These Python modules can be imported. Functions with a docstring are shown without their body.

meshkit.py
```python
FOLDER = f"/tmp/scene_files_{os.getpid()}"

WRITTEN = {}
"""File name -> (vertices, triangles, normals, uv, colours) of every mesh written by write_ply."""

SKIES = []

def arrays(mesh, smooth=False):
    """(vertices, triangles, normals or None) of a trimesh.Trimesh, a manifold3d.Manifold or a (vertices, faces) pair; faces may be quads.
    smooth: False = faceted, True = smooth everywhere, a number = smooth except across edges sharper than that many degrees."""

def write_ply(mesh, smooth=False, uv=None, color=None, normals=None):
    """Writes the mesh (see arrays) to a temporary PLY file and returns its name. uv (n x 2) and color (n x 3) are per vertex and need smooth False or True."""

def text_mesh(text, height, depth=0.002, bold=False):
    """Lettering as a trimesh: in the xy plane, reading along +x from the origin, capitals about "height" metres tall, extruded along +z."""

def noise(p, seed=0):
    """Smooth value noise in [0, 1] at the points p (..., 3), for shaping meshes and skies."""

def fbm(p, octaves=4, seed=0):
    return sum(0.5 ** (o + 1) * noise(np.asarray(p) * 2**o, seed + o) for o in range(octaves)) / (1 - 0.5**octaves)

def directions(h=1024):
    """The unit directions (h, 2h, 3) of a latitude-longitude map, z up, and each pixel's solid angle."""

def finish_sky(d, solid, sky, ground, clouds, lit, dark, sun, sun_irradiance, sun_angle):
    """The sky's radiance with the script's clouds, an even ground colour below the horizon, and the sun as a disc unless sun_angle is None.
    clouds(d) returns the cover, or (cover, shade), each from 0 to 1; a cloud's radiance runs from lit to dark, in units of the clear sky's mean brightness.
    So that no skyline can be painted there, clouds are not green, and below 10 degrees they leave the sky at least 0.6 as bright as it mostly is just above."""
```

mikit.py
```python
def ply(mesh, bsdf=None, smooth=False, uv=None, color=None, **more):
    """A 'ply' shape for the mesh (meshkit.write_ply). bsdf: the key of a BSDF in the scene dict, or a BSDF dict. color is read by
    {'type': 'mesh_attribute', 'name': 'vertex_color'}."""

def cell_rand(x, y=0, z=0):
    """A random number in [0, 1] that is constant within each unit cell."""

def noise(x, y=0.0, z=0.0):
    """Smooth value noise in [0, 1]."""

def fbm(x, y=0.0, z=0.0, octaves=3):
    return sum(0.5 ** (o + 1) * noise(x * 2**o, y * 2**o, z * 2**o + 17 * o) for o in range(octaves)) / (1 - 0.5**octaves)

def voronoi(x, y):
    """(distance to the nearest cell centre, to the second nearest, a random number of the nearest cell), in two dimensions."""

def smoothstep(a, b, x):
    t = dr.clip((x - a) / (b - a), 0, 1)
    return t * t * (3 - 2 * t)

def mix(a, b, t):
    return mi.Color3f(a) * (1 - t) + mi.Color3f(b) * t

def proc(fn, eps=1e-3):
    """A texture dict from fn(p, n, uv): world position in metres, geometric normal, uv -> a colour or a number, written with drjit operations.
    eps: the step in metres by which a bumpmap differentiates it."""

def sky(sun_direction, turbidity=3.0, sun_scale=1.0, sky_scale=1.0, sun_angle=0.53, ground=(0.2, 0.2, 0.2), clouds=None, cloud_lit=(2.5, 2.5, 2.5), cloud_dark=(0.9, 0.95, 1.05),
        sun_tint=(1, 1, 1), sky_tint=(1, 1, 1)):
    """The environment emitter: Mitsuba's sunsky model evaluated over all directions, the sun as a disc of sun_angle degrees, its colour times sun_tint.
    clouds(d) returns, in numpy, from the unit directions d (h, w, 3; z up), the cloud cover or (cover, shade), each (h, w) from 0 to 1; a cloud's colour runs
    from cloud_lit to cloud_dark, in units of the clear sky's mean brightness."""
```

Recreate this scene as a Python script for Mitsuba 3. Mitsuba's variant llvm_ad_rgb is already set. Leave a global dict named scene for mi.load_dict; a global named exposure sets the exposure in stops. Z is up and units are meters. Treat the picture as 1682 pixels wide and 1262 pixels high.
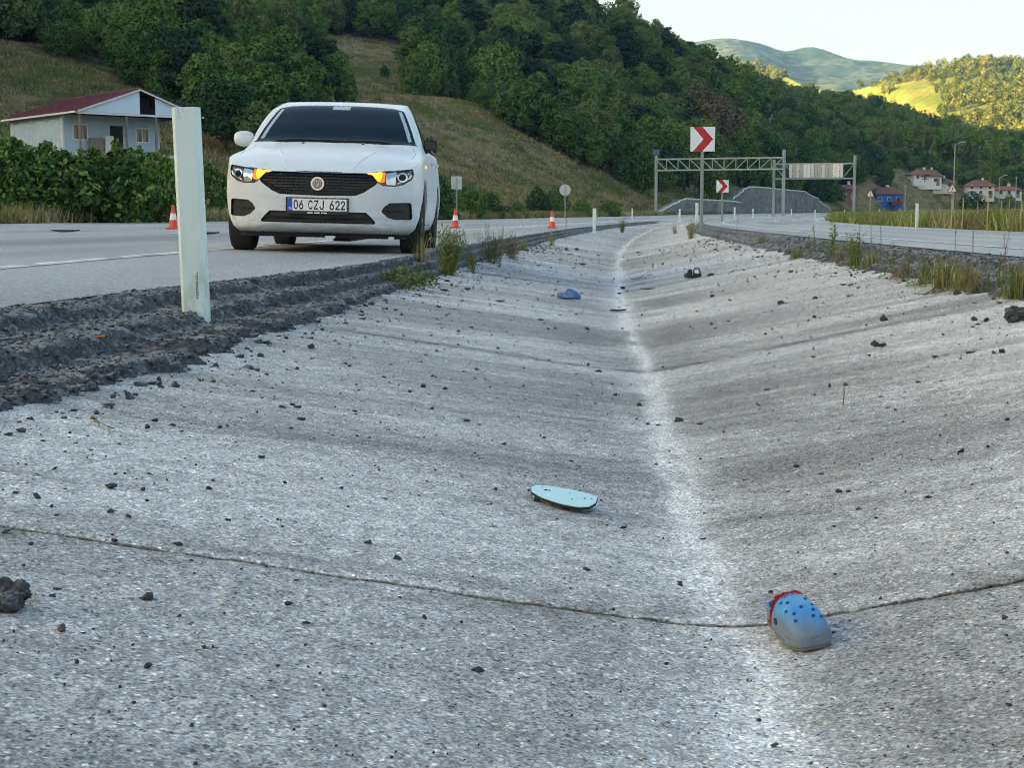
import math, random
import numpy as np, drjit as dr, trimesh, mitsuba as mi
import manifold3d as m3
from scipy.interpolate import RBFInterpolator, PchipInterpolator
import shapely.geometry as sg
from shapely import contains_xy
import mikit, meshkit
from mikit import proc, noise, fbm, voronoi, cell_rand, smoothstep, mix
T = mi.ScalarTransform4f
PI = math.pi
scene, labels = {}, {}

# ------------------------------------------------------------------ camera, sky, exposure
CAM_Z, FPX, PITCH = 0.68, 2500.0, math.atan(271 / 2500.0)
HAZE = 5.0e-5
scene['camera'] = {'type': 'perspective', 'fov': 2 * math.degrees(math.atan(841 / FPX)), 'fov_axis': 'x', 'near_clip': 0.05, 'far_clip': 12000.0,
                   'to_world': T().look_at(origin=[0, 0, CAM_Z], target=[0, math.cos(PITCH), CAM_Z - math.sin(PITCH)], up=[0, 0, 1])}
SUN_EL, SUN_AZ = 11.0, 100.0          # azimuth, degrees to the left of the view direction
SUN = [-math.sin(math.radians(SUN_AZ)) * math.cos(math.radians(SUN_EL)), math.cos(math.radians(SUN_AZ)) * math.cos(math.radians(SUN_EL)), math.sin(math.radians(SUN_EL))]
scene['sky'] = mikit.sky(SUN, turbidity=8, sun_scale=3.2, sky_tint=(0.945, 1.0, 1.06), sun_tint=(0.85, 1.12, 1.5))
exposure = 3.97

# ------------------------------------------------------------------ helpers
rng = np.random.default_rng(7)


def key(name):
    """A free key for the name: plain the first time, then _001, _002 ..."""
    if name not in scene and name not in labels:
        return name
    n = 1
    while f'{name}_{n:03d}' in scene or f'{name}_{n:03d}' in labels:
        n += 1
    return f'{name}_{n:03d}'


_next = {}


def fast_key(name):
    """Like key(), for names used hundreds of times."""
    n = _next.get(name, 0)
    _next[name] = n + 1
    return name if n == 0 else f'{name}_{n:03d}'


def struct(name, mesh, bsdf, **k):
    scene[name] = mikit.ply(mesh, bsdf, **k)
    labels[name] = {'kind': 'structure'}
    return name


def thing(name, label, cat, group=None, kind=None):
    k = key(name)
    labels[k] = {'label': label, 'category': cat}
    if group:
        labels[k]['group'] = group
    if kind:
        labels[k]['kind'] = kind
    return k


def part(parent, name, mesh, bsdf, to_world=None, label=None, **k):
    kk = key(f'{parent}__{name}')
    scene[kk] = mikit.ply(mesh, bsdf, **k) if not isinstance(mesh, dict) else dict(mesh)
    if to_world is not None:
        scene[kk]['to_world'] = to_world
    if label:
        labels[kk] = {'label': label}
    return kk


def single(name, mesh, bsdf, label, cat, group=None, kind=None, **k):
    kk = thing(name, label, cat, group, kind)
    scene[kk] = mikit.ply(mesh, bsdf, **k) if not isinstance(mesh, dict) else dict(mesh)
    return kk


def at(px, py, depth):
    """The place that the photograph shows at pixel (px, py), at the given distance along the ground."""
    u, w = (px - 841) / FPX, (631 - py) / FPX
    d = np.array([u, math.cos(PITCH) + math.sin(PITCH) * w, -math.sin(PITCH) + math.cos(PITCH) * w])
    return np.array([0, 0, CAM_Z]) + d * (depth / d[1])


def box(sx, sy, sz, c=(0, 0, 0), bev=0.0):
    m = trimesh.creation.box((sx, sy, sz))
    if bev > 0:
        pts = []
        for dx in (-1, 1):
            for dy in (-1, 1):
                for dz in (-1, 1):
                    p = np.array([dx * sx / 2, dy * sy / 2, dz * sz / 2])
                    s = np.array([dx, dy, dz]) * bev
                    for ax in range(3):
                        q = p - s
                        q[ax] = p[ax]
                        pts.append(q)
        m = trimesh.convex.convex_hull(np.array(pts))
    m.apply_translation(c)
    return m


def tube(points, radii, sides=6, caps=True):
    p = np.asarray(points, float)
    r = np.broadcast_to(np.asarray(radii, float), (len(p),))
    t = np.gradient(p, axis=0)
    t /= np.linalg.norm(t, axis=1, keepdims=True) + 1e-12
    a = np.cross(t, np.where(np.abs(t[:, 2:]) < 0.9, [0, 0, 1.0], [1.0, 0, 0]))
    a /= np.linalg.norm(a, axis=1, keepdims=True) + 1e-12
    b, ang = np.cross(t, a), np.arange(sides) * 2 * PI / sides
    v = (p[:, None] + r[:, None, None] * (np.cos(ang)[None, :, None] * a[:, None] + np.sin(ang)[None, :, None] * b[:, None])).reshape(-1, 3)
    f = []
    for i in range(len(p) - 1):
        for j in range(sides):
            q = [i * sides + j, i * sides + (j + 1) % sides, (i + 1) * sides + (j + 1) % sides, (i + 1) * sides + j]
            f += [[q[0], q[1], q[2]], [q[0], q[2], q[3]]]
    if caps:
        n = len(v)
        v = np.vstack([v, p[:1], p[-1:]])
        for j in range(sides):
            f.append([n, (j + 1) % sides, j])
            f.append([n + 1, (len(p) - 1) * sides + j, (len(p) - 1) * sides + (j + 1) % sides])
    return trimesh.Trimesh(v, f, process=False)


def bar(p, q, w, h=None):
    """A square-section bar from p to q."""
    p, q = np.asarray(p, float), np.asarray(q, float)
    m = box(w, h or w, np.linalg.norm(q - p))
    m.apply_transform(trimesh.geometry.align_vectors([0, 0, 1], (q - p) / np.linalg.norm(q - p)))
    m.apply_translation((p + q) / 2)
    return m


cat = trimesh.util.concatenate


def grid_mesh(X, Y, Z):
    """A sheet from three (n, m) arrays, facing up where X grows along the second axis and Y along the first."""
    n, m = X.shape
    i, j = np.meshgrid(np.arange(n - 1), np.arange(m - 1), indexing='ij')
    a = (i * m + j).ravel()
    f = np.vstack([np.stack([a, a + 1, a + m + 1], 1), np.stack([a, a + m + 1, a + m], 1)])
    return trimesh.Trimesh(np.stack([X.ravel(), Y.ravel(), Z.ravel()], 1), f, process=False)


def sstep(a, b, x):
    t = np.clip((np.asarray(x, float) - a) / (b - a), 0, 1)
    return t * t * (3 - 2 * t)


def nfbm(x, y, z=0.0, octaves=4, seed=0):
    x, y = np.asarray(x, float), np.asarray(y, float)
    return meshkit.fbm(np.stack([x, y, np.zeros_like(x) + z], -1), octaves, seed)


# ------------------------------------------------------------------ the lie of the land: the ditch line xc(y), the lift of the ground with distance
def xc(y):
    y = np.maximum(np.asarray(y, float), -12)
    return 0.25 + 0.045 * y + y * y / 1640


def lift(y):
    y = np.asarray(y, float)
    return np.where(y < 220, 1.67e-5 * np.maximum(y, 0) ** 2, 0.808 + 0.00735 * (y - 220))


def wl(y):      # concrete, left half width
    return 1.5 + 0.12 * sstep(4.5, 2.5, y)


def wa(y):      # broken asphalt edge, left
    return 0.36 + 0.52 * sstep(11.5, 5.0, y)


WR, WAR = 1.65, 0.75
T_RIGHT = 10.3


def t_far(y):      # far side of the left carriageway: a paved lay-by widens it near the house
    return -14.5 - 5.0 * sstep(112, 62, y)



def fade(y):
    return 1 - sstep(48, 104, y)


def z_ditch(t, y):
    a = np.sqrt(np.asarray(t, float) ** 2 + 0.09 ** 2) - 0.09
    base = np.where(t < 0, 0.150, 0.203) * a
    flat = np.interp(t, [-1.5, 1.65], [0.22, 0.34])
    return lift(y) + base * fade(y) + flat * (1 - fade(y))


def z_left(t, y):
    s = -np.asarray(t, float) - wl(y) - wa(y)
    return lift(y) + 0.362 + 0.022 * np.clip(s, 0, 2) + 0.006 * np.maximum(s - 2, 0)


def z_right(t, y):
    return lift(y) + 0.45 - 0.016 * (np.asarray(t, float) - WR - WAR)


# terrain: thin-plate surfaces through surveyed points
_main = []
for px, py, d in [(-250, 255, 112), (-100, 255, 112), (100, 256, 110), (180, 258, 112), (260, 262, 108), (330, 285, 100), (0, 135, 150), (100, 143, 152), (185, 146, 160),
                  (0, 75, 192), (90, 98, 190), (180, 140, 178), (240, 175, 165), (-200, 40, 205), (330, 225, 142), (420, 250, 138), (400, 330, 95), (480, 300, 112), (480, 215, 170), (720, 322, 130),
                  (560, 240, 165), (900, 335, 166), (1000, 342, 196), (600, 160, 225), (690, 158, 230), (760, 163, 232), (850, 215, 232), (950, 275, 230), (1050, 330, 226), (1075, 343, 222), (800, 260, 200), (700, 230, 190),
                  (470, 120, 275), (560, 75, 312), (650, 90, 308), (480, 165, 246), (420, 130, 250), (0, 40, 260), (200, 45, 285), (300, 0, 330), (600, -10, 390), (760, 10, 395), (920, 40, 400), (1050, 75, 410), (1150, 135, 415), (1240, 185, 420),
                  (1300, 290, 372), (1338, 335, 352), (1120, 290, 275), (1200, 300, 295), (1000, 210, 300), (1100, 210, 335), (850, 130, 315), (1200, 230, 350), (250, 140, 215), (1090, 340, 232), (1150, 326, 262), (1230, 318, 305)]:
    _main.append(at(px, py, d))
for y in range(-40, 330, 22):
    _main.append([xc(y) + float(t_far(y)) - 3.0, y, float(z_left(float(t_far(y)), y)) + 0.12])
for y in range(-40, 430, 40):
    for o in (12, 40, 110, 260):
        _main.append([xc(y) + o, y, float(z_right(11, y)) + 0.05 * (o > 20)])
_main += [[-90, 0, 20], [-90, 60, 22], [-90, -40, 20], [-200, 0, 60], [-200, 100, 64], [-200, 200, 70], [-200, -60, 58], [-330, 0, 92], [-330, 120, 98], [-350, 250, 112], [-300, 420, 128], [-300, 600, 140], [-420, 700, 150], [-150, 560, 130], [-100, 700, 130], [60, 560, 40],
          [-520, 300, 130], [-520, 0, 95], [-520, -200, 95], [-300, -200, 75], [-120, -160, 10], [30, 700, 60], [-40, 560, 95], [120, 620, 30], [160, 520, 20], [200, 430, 4], [320, 430, 4], [320, 700, 6], [160, 900, 30], [-520, 900, 150]]
_main = np.array(_main, float)
_rbf = RBFInterpolator(_main[:, :2], _main[:, 2], kernel='thin_plate_spline', smoothing=2.0)
_rid = []
for px, py, d in [(1240, 160, 640), (1330, 172, 650), (1400, 188, 640), (1500, 210, 630), (1620, 252, 600), (1700, 262, 600), (1800, 280, 590), (1330, 330, 440), (1400, 338, 432), (1500, 336, 445), (1600, 334, 452), (1700, 333, 456), (1850, 333, 456), (1500, 318, 476), (1600, 322, 478),
                  (1420, 260, 520), (1520, 250, 545), (1600, 280, 520), (1300, 240, 540)]:
    _rid.append(at(px, py, d))
_rid += [[60, 640, 70], [60, 540, 50], [40, 440, 5], [330, 420, 3], [160, 400, 1], [250, 400, 1], [300, 760, 5], [200, 780, 20], [120, 800, 40], [40, 800, 45], [420, 600, 10], [420, 450, 2], [360, 340, 0], [200, 330, -4]]
_rid = np.array(_rid, float)
_rbf2 = RBFInterpolator(_rid[:, :2], _rid[:, 2], kernel='thin_plate_spline', smoothing=1.0)


def terrain(x, y):
    x, y = np.asarray(x, float), np.asarray(y, float)
    shape = x.shape
    q = np.stack([x.ravel(), y.ravel()], 1)
    qc = np.stack([np.clip(q[:, 0], -560, 420), np.clip(q[:, 1], -220, 950)], 1)
    z1 = _rbf(qc).reshape(shape)
    z2 = _rbf2(np.stack([np.clip(q[:, 0], 30, 420), np.clip(q[:, 1], 330, 800)], 1)).reshape(shape) + np.minimum(0, (x - 60) * 0.3) + np.minimum(0, (y - 420) * 0.15)
    n = (nfbm(x / 22, y / 22, octaves=4) - 0.5)
    hill = sstep(0.8, 8, z1 - lift(y))
    z1 = z1 + n * 4.2 * hill + (nfbm(x / 3.1, y / 3.1, 3.3, octaves=3) - 0.5) * 0.5 * hill
    z2 = z2 + n * 9
    z = np.maximum(z1, z2)
    t = x - xc(y)
    road = np.where(t < -2, z_left(t, y), np.where(t > 2, z_right(t, y), z_ditch(t, y))) - 0.16 - 0.3 * np.exp(-(t / 3.2) ** 2) + 0.02 * sstep(0, 1, y)
    T_FAR = t_far(y)
    left, right = z_left(T_FAR, y) + 0.10, z_right(np.full_like(t, T_RIGHT), y) + 0.03
    k = sstep(T_FAR + 0.2, T_FAR - 0.8, t) + sstep(T_RIGHT - 0.2, T_RIGHT + 0.8, t)
    near = np.where(t < 0, left, right)
    blend = np.where(t < 0, sstep(T_FAR - 0.8, T_FAR - 8, t), sstep(T_RIGHT + 1, T_RIGHT + 14, t))
    outer = near * (1 - blend) + np.maximum(z, near - 0.6) * blend
    return np.where(y < 420, road * (1 - k) + outer * k, z)


def ground_hit(px, py, far=900.0):
    """Where the sight line through a pixel of the photograph meets the terrain (or None)."""
    ds = np.geomspace(22, far, 260)
    p = np.array([at(px, py, d) for d in ds])
    h = terrain(p[:, 0], p[:, 1])
    hit = np.nonzero(p[:, 2] < h)[0]
    return None if len(hit) == 0 else p[hit[0]]


def region(pixels):
    """A patch of hillside on the map, from its outline in the photograph."""
    pts = [ground_hit(*q) for q in pixels]
    return sg.Polygon([(p[0], p[1]) for p in pts if p is not None]).buffer(0)
# ------------------------------------------------------------------ materials of the land
def rgb(r, g=None, b=None):
    return {'type': 'rgb', 'value': [r, g, b] if g is not None else [r, r, r]}


def mat(name, d, two=True):
    scene[name] = {'type': 'twosided', 'bsdf': d} if two else d
    return name


def diffuse(name, r, g, b):
    return mat(name, {'type': 'diffuse', 'reflectance': rgb(r, g, b)})


def plastic(name, r, g, b, rough=0.4, **k):
    return mat(name, {'type': 'principled', 'base_color': rgb(r, g, b), 'roughness': rough, **k})


def d_xc(y):
    y = dr.maximum(y, -12)
    return 0.25 + 0.045 * y + y * y / 1640


def f_hill(p, n, uv):
    a = fbm(p.x * 0.045, p.y * 0.045, 0.0, 4)
    b = fbm(p.x * 0.5, p.y * 0.5, p.z * 0.5, 3)
    c = fbm(p.x * 2.4, p.y * 2.4, p.z * 2.4, 2)
    green, dry, soil = mi.Color3f(0.095, 0.11, 0.045), mi.Color3f(0.235, 0.195, 0.115), mi.Color3f(0.15, 0.115, 0.08)
    k = smoothstep(0.40, 0.60, a * 0.45 + b * 0.55)
    col = mix(green, dry, k)
    col = mix(col, soil, smoothstep(0.60, 0.78, b * 0.7 + c * 0.3) * 0.8)
    return col * (0.62 + 0.76 * c)


mat('hill_grass', {'type': 'diffuse', 'reflectance': proc(f_hill)})

# the land sheet
gx = np.unique(np.concatenate([np.arange(-1200, -130, 28.0), np.arange(-130, 150, 2.0), np.arange(150, 420, 6.0), np.arange(420, 1200, 40.0)]))
gy = np.unique(np.concatenate([np.arange(-600, -20, 30.0), np.arange(-20, 24, 3.0), np.arange(24, 330, 2.0), np.arange(330, 700, 6.0), np.arange(700, 1000, 20.0)]))
X, Y = np.meshgrid(gx, gy)
struct('hillside', grid_mesh(X, Y, terrain(X, Y)), 'hill_grass', smooth=True)

# hills further off
def hill_sheet(name, crest, ylen_front, ylen_back, base, bsdf, step, rough, seed):
    """A ridge: crest is (x, y, z) points; the ground falls to base in front of and behind it."""
    c = np.array(crest)
    fy, fz = PchipInterpolator(c[:, 0], c[:, 1]), PchipInterpolator(c[:, 0], c[:, 2])
    xs = np.arange(c[0, 0], c[-1, 0], step)
    s = np.linspace(-1, 1, int((ylen_front + ylen_back) / step))
    Xs, S = np.meshgrid(xs, s)
    Y0, Z0 = fy(Xs), fz(Xs)
    Ys = Y0 + np.where(S < 0, S * ylen_front, S * ylen_back)

    def height(x, y):
        y0, z0 = fy(x), fz(x)
        q = np.clip(np.where(y < y0, (y0 - y) / ylen_front, (y - y0) / ylen_back), 0, 1)
        prof = (1 - q) ** 1.15
        nn = nfbm(x / (rough * 9), y / (rough * 9), octaves=5, seed=seed) - 0.5
        return base + (z0 - base) * prof + nn * rough * 2.6 * np.minimum(1, q * 6 + 0.12) * (1 - q * 0.5)
    return grid_mesh(Xs, Ys, height(Xs, Ys)), height, fy


lit_crest = [at(px, py, d) for px, py, d in [(900, 120, 1750), (1100, 112, 1650), (1215, 104, 1550), (1262, 112, 1500), (1300, 126, 1450), (1350, 150, 1350), (1400, 150, 1260), (1440, 137, 1200), (1490, 124, 1180), (1530, 112, 1170), (1560, 106, 1160), (1650, 104, 1160), (1700, 108, 1170), (1800, 90, 1200), (2000, 70, 1300), (2300, 60, 1400)]]
m, lit_height, lit_y = hill_sheet('sunlit_hill', lit_crest, 480, 500, 2.0, None, 9.0, 5.0, 3)


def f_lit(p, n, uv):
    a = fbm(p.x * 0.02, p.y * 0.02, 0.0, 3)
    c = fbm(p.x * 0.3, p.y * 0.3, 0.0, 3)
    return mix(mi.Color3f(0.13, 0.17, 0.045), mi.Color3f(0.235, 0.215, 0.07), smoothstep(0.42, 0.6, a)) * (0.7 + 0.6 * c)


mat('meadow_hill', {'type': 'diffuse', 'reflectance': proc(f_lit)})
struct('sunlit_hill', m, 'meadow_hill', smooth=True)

far_crest = [at(px, py, d) for px, py, d in [(700, 120, 4200), (900, 100, 4100), (1060, 88, 4000), (1140, 69, 3900), (1185, 62, 3850), (1250, 70, 3800), (1290, 81, 3800), (1330, 74, 3800), (1400, 94, 3700), (1440, 97, 3700), (1480, 104, 3600), (1540, 112, 3600), (1700, 125, 3600), (2000, 120, 3600), (2400, 110, 3700)]]


def f_far(p, n, uv):
    a = fbm(p.x * 0.006, p.y * 0.006, 0.0, 4)
    c = fbm(p.x * 0.06, p.y * 0.06, p.z * 0.06, 3)
    return mix(mi.Color3f(0.030, 0.055, 0.038), mi.Color3f(0.085, 0.095, 0.06), smoothstep(0.50, 0.68, a * 0.6 + c * 0.4)) * (0.25 + 1.5 * c)


mat('far_forest', {'type': 'diffuse', 'reflectance': proc(f_far)})
m, far_height, far_y = hill_sheet('far_mountain', far_crest, 1500, 1200, 20.0, None, 22.0, 42.0, 9)
struct('far_mountain', m, 'far_forest', smooth=True)
# the plain that reaches the horizon under all of it
gp = np.array([-5000, -2500, -1190, 1190, 2500, 5000.0])
Xp, Yp = np.meshgrid(gp, np.array([-3000, -590, 990, 2500, 6500.0]))
struct('ground', grid_mesh(Xp, Yp, np.full_like(Xp, -6.0)), 'hill_grass')

# ------------------------------------------------------------------ trees
def leaf_quads(pos, nor, size, r, aspect=0.62, fold=0.25):
    n = len(pos)
    nor = nor / (np.linalg.norm(nor, axis=1, keepdims=True) + 1e-9)
    a = np.cross(nor, r.normal(size=(n, 3)))
    a /= np.linalg.norm(a, axis=1, keepdims=True) + 1e-9
    b = np.cross(nor, a)
    s = (size * r.uniform(0.6, 1.35, n))[:, None]
    v = np.stack([pos - a * s, pos - b * s * aspect - nor * s * fold, pos + a * s, pos + b * s * aspect - nor * s * fold], 1).reshape(-1, 3)
    k = np.arange(n)[:, None] * 4
    f = np.vstack([k + [0, 1, 2], k + [0, 2, 3]])
    return v, f


def crown_mesh(seed, n, leaf, lobes=12, height=1.0, wide=0.42, low=0.22, lobe_r=0.24, flat=1.0, tiers=None):
    """A crown for a tree of height 1, as leaf clumps on many uneven lobes."""
    r = np.random.default_rng(seed)
    c = []
    for i in range(lobes):
        u = (i + r.uniform(0, 1)) / lobes
        z = low + (height - low) * (0.12 + 0.76 * u)
        prof = math.sin(PI * min(1, max(0.05, (0.18 + 0.82 * u)))) ** 0.6
        ang, rad = i * 2.4 + r.uniform(-0.6, 0.6), wide * prof * r.uniform(0.35, 0.85)
        if tiers:
            z = low + (height - low) * (0.08 + 0.88 * (math.floor(u * tiers) + r.uniform(0.2, 0.8)) / tiers)
            rad = wide * (1.12 - (z - low) / (height - low)) ** 0.8 * r.uniform(0.25, 1.0)
        c.append([rad * math.cos(ang), rad * math.sin(ang), z, lobe_r * r.uniform(0.6, 1.15) * (0.75 + 0.4 * prof)])
    c = np.array(c)
    which = r.choice(lobes, n * 2, p=c[:, 3] ** 2 / (c[:, 3] ** 2).sum())
    d = r.normal(size=(n * 2, 3))
    d /= np.linalg.norm(d, axis=1, keepdims=True)
    pos = c[which, :3] + d * (c[which, 3] * r.uniform(0.72, 1.08, n * 2))[:, None] * [1, 1, flat]
    deep = np.min([np.linalg.norm((pos - q[:3]) / [1, 1, flat], axis=1) / q[3] for q in c], axis=0)
    keep = np.nonzero(deep > 0.66)[0][:n]
    pos, d = pos[keep], d[keep]
    nor = d + r.normal(size=d.shape) * 0.55 + [0, 0, 0.25]
    v, f = leaf_quads(pos, nor, leaf, r)
    return trimesh.Trimesh(v, f, process=False), c


def trunk_mesh(c, seed, r0=0.026, top=0.72):
    r = np.random.default_rng(seed)
    pts = [[r.normal() * 0.012 * k, r.normal() * 0.012 * k, top * k / 5] for k in range(6)]
    pts[0][2] = -0.06
    ms = [tube(pts, np.linspace(r0 * 1.3, r0 * 0.3, 6), 6)]
    for q in c[:: max(1, len(c) // 6)]:
        z0 = max(0.08, q[2] - 0.22)
        if z0 < top:
            ms.append(tube([[0, 0, z0], [q[0] * 0.5, q[1] * 0.5, z0 * 0.4 + q[2] * 0.6], q[:3]], [r0 * 0.5, r0 * 0.3, r0 * 0.1], 4))
    return cat(ms)


diffuse('bark', 0.075, 0.06, 0.048)
LEAF = {'a': (0.070, 0.132, 0.036), 'b': (0.100, 0.172, 0.044), 'c': (0.036, 0.078, 0.034), 'd': (0.112, 0.150, 0.056), 'pine': (0.026, 0.048, 0.030), 'rust': (0.100, 0.086, 0.056)}
for k_, c_ in LEAF.items():
    diffuse('leaf_' + k_, *c_)
GROUPS = {}


def tree_group(name, leaf_key, seed, n, leaf, young=None, **k):
    cm, c = crown_mesh(seed, n, leaf, **k)
    scene[name] = {'type': 'shapegroup', 'trunk': mikit.ply(trunk_mesh(c, seed), 'bark'), 'crown': mikit.ply(cm, 'leaf_' + leaf_key)}
    if young:
        scene[name]['young_leaves'] = mikit.ply(crown_mesh(seed + 1, n // 4, leaf * 0.85, **{**k, 'lobe_r': k['lobe_r'] * 1.12})[0], 'leaf_' + young)
    return name


DENSE = {}
for lk in 'abcd':
    DENSE[lk] = [tree_group(f'grp_broad_{lk}0', lk, 10 + ord(lk), 3000, 0.026, lobes=30, wide=0.42, low=0.08, lobe_r=0.125),
                 tree_group(f'grp_broad_{lk}1', lk, 20 + ord(lk), 2600, 0.024, lobes=24, wide=0.27, low=0.10, lobe_r=0.115),
                 tree_group(f'grp_broad_{lk}2', lk, 30 + ord(lk), 3400, 0.028, lobes=38, wide=0.56, low=0.15, lobe_r=0.13, flat=0.75)]
DENSE['pine'] = [tree_group(f'grp_pine_{i}', 'pine', 90 + i, 2600, 0.026, lobes=28, wide=0.34, low=0.2, lobe_r=0.13, flat=0.45, tiers=7) for i in range(2)]
DENSE['rust'] = [tree_group('grp_rust', 'rust', 77, 2600, 0.027, lobes=18, wide=0.4, low=0.1, lobe_r=0.16)]
MID = {lk: [tree_group(f'grp_mid_{lk}', lk, 200 + ord(lk), 1000, 0.042, lobes=18, wide=0.46, low=0.05, lobe_r=0.15)] for lk in 'abcd'}
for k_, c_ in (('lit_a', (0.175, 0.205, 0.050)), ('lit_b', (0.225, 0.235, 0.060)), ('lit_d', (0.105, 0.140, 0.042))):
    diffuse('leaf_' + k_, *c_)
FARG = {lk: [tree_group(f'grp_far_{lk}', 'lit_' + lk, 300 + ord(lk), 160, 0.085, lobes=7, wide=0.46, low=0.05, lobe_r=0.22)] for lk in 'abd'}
SHRUB = {lk: [tree_group(f'grp_shrub_{lk}', lk, 400 + ord(lk), 1500, 0.045, lobes=12, wide=0.62, low=0.0, lobe_r=0.24, height=0.95)] for lk in 'abcd'}


def place(k, grp, p, h, wide=1.0, rot=None):
    rot = rng.uniform(0, 360) if rot is None else rot
    scene[k] = {'type': 'instance', 'to_world': T().translate([float(v) for v in p]).rotate([0, 0, 1], float(rot)).scale([h * wide, h * wide, h]), 'g': {'type': 'ref', 'id': grp}}


MEADOWS = [region([(590, 172), (755, 165), (835, 212), (950, 280), (1072, 338), (1066, 350), (900, 352), (730, 352), (600, 345), (395, 338), (330, 300), (350, 255), (420, 262), (500, 215), (560, 178)]),
           region([(452, 60), (535, 42), (610, 75), (668, 90), (668, 140), (600, 160), (520, 172), (400, 120), (400, 90), (450, 105)]),
           region([(-150, 62), (0, 72), (60, 80), (120, 115), (185, 138), (240, 165), (235, 190), (330, 230), (330, 262), (100, 258), (-150, 258)]),
           sg.Polygon([(float(xc(y) - o), y) for y, o in [(206, 16), (232, 16.5), (262, 17), (262, 24), (245, 33), (215, 27)]])]
MEADOWS[1] = sg.Polygon([tuple(at(px, 100, d)[:2]) for px, d in ((395, 200), (560, 212), (668, 226), (672, 318), (600, 322), (520, 308), (448, 296), (410, 250))])
YARD = sg.box(-75, 84, -18, 128)


def visible(p, h):
    """Whether the top of something h tall at p clears the ground between it and the camera (roughly)."""
    top = p + [0, 0, h]
    s = np.linspace(0.15, 0.97, 28)[:, None]
    q = np.array([0, 0, CAM_Z]) * (1 - s) + top * s
    return bool(np.all(q[:, 2] > terrain(q[:, 0], q[:, 1]) - 1.0))


HUE = {'a': 'mid green broadleaf tree', 'b': 'bright green broadleaf tree', 'c': 'dark green broadleaf tree', 'd': 'yellow green broadleaf tree', 'pine': 'dark pine tree', 'rust': 'brownish tree'}


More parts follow.
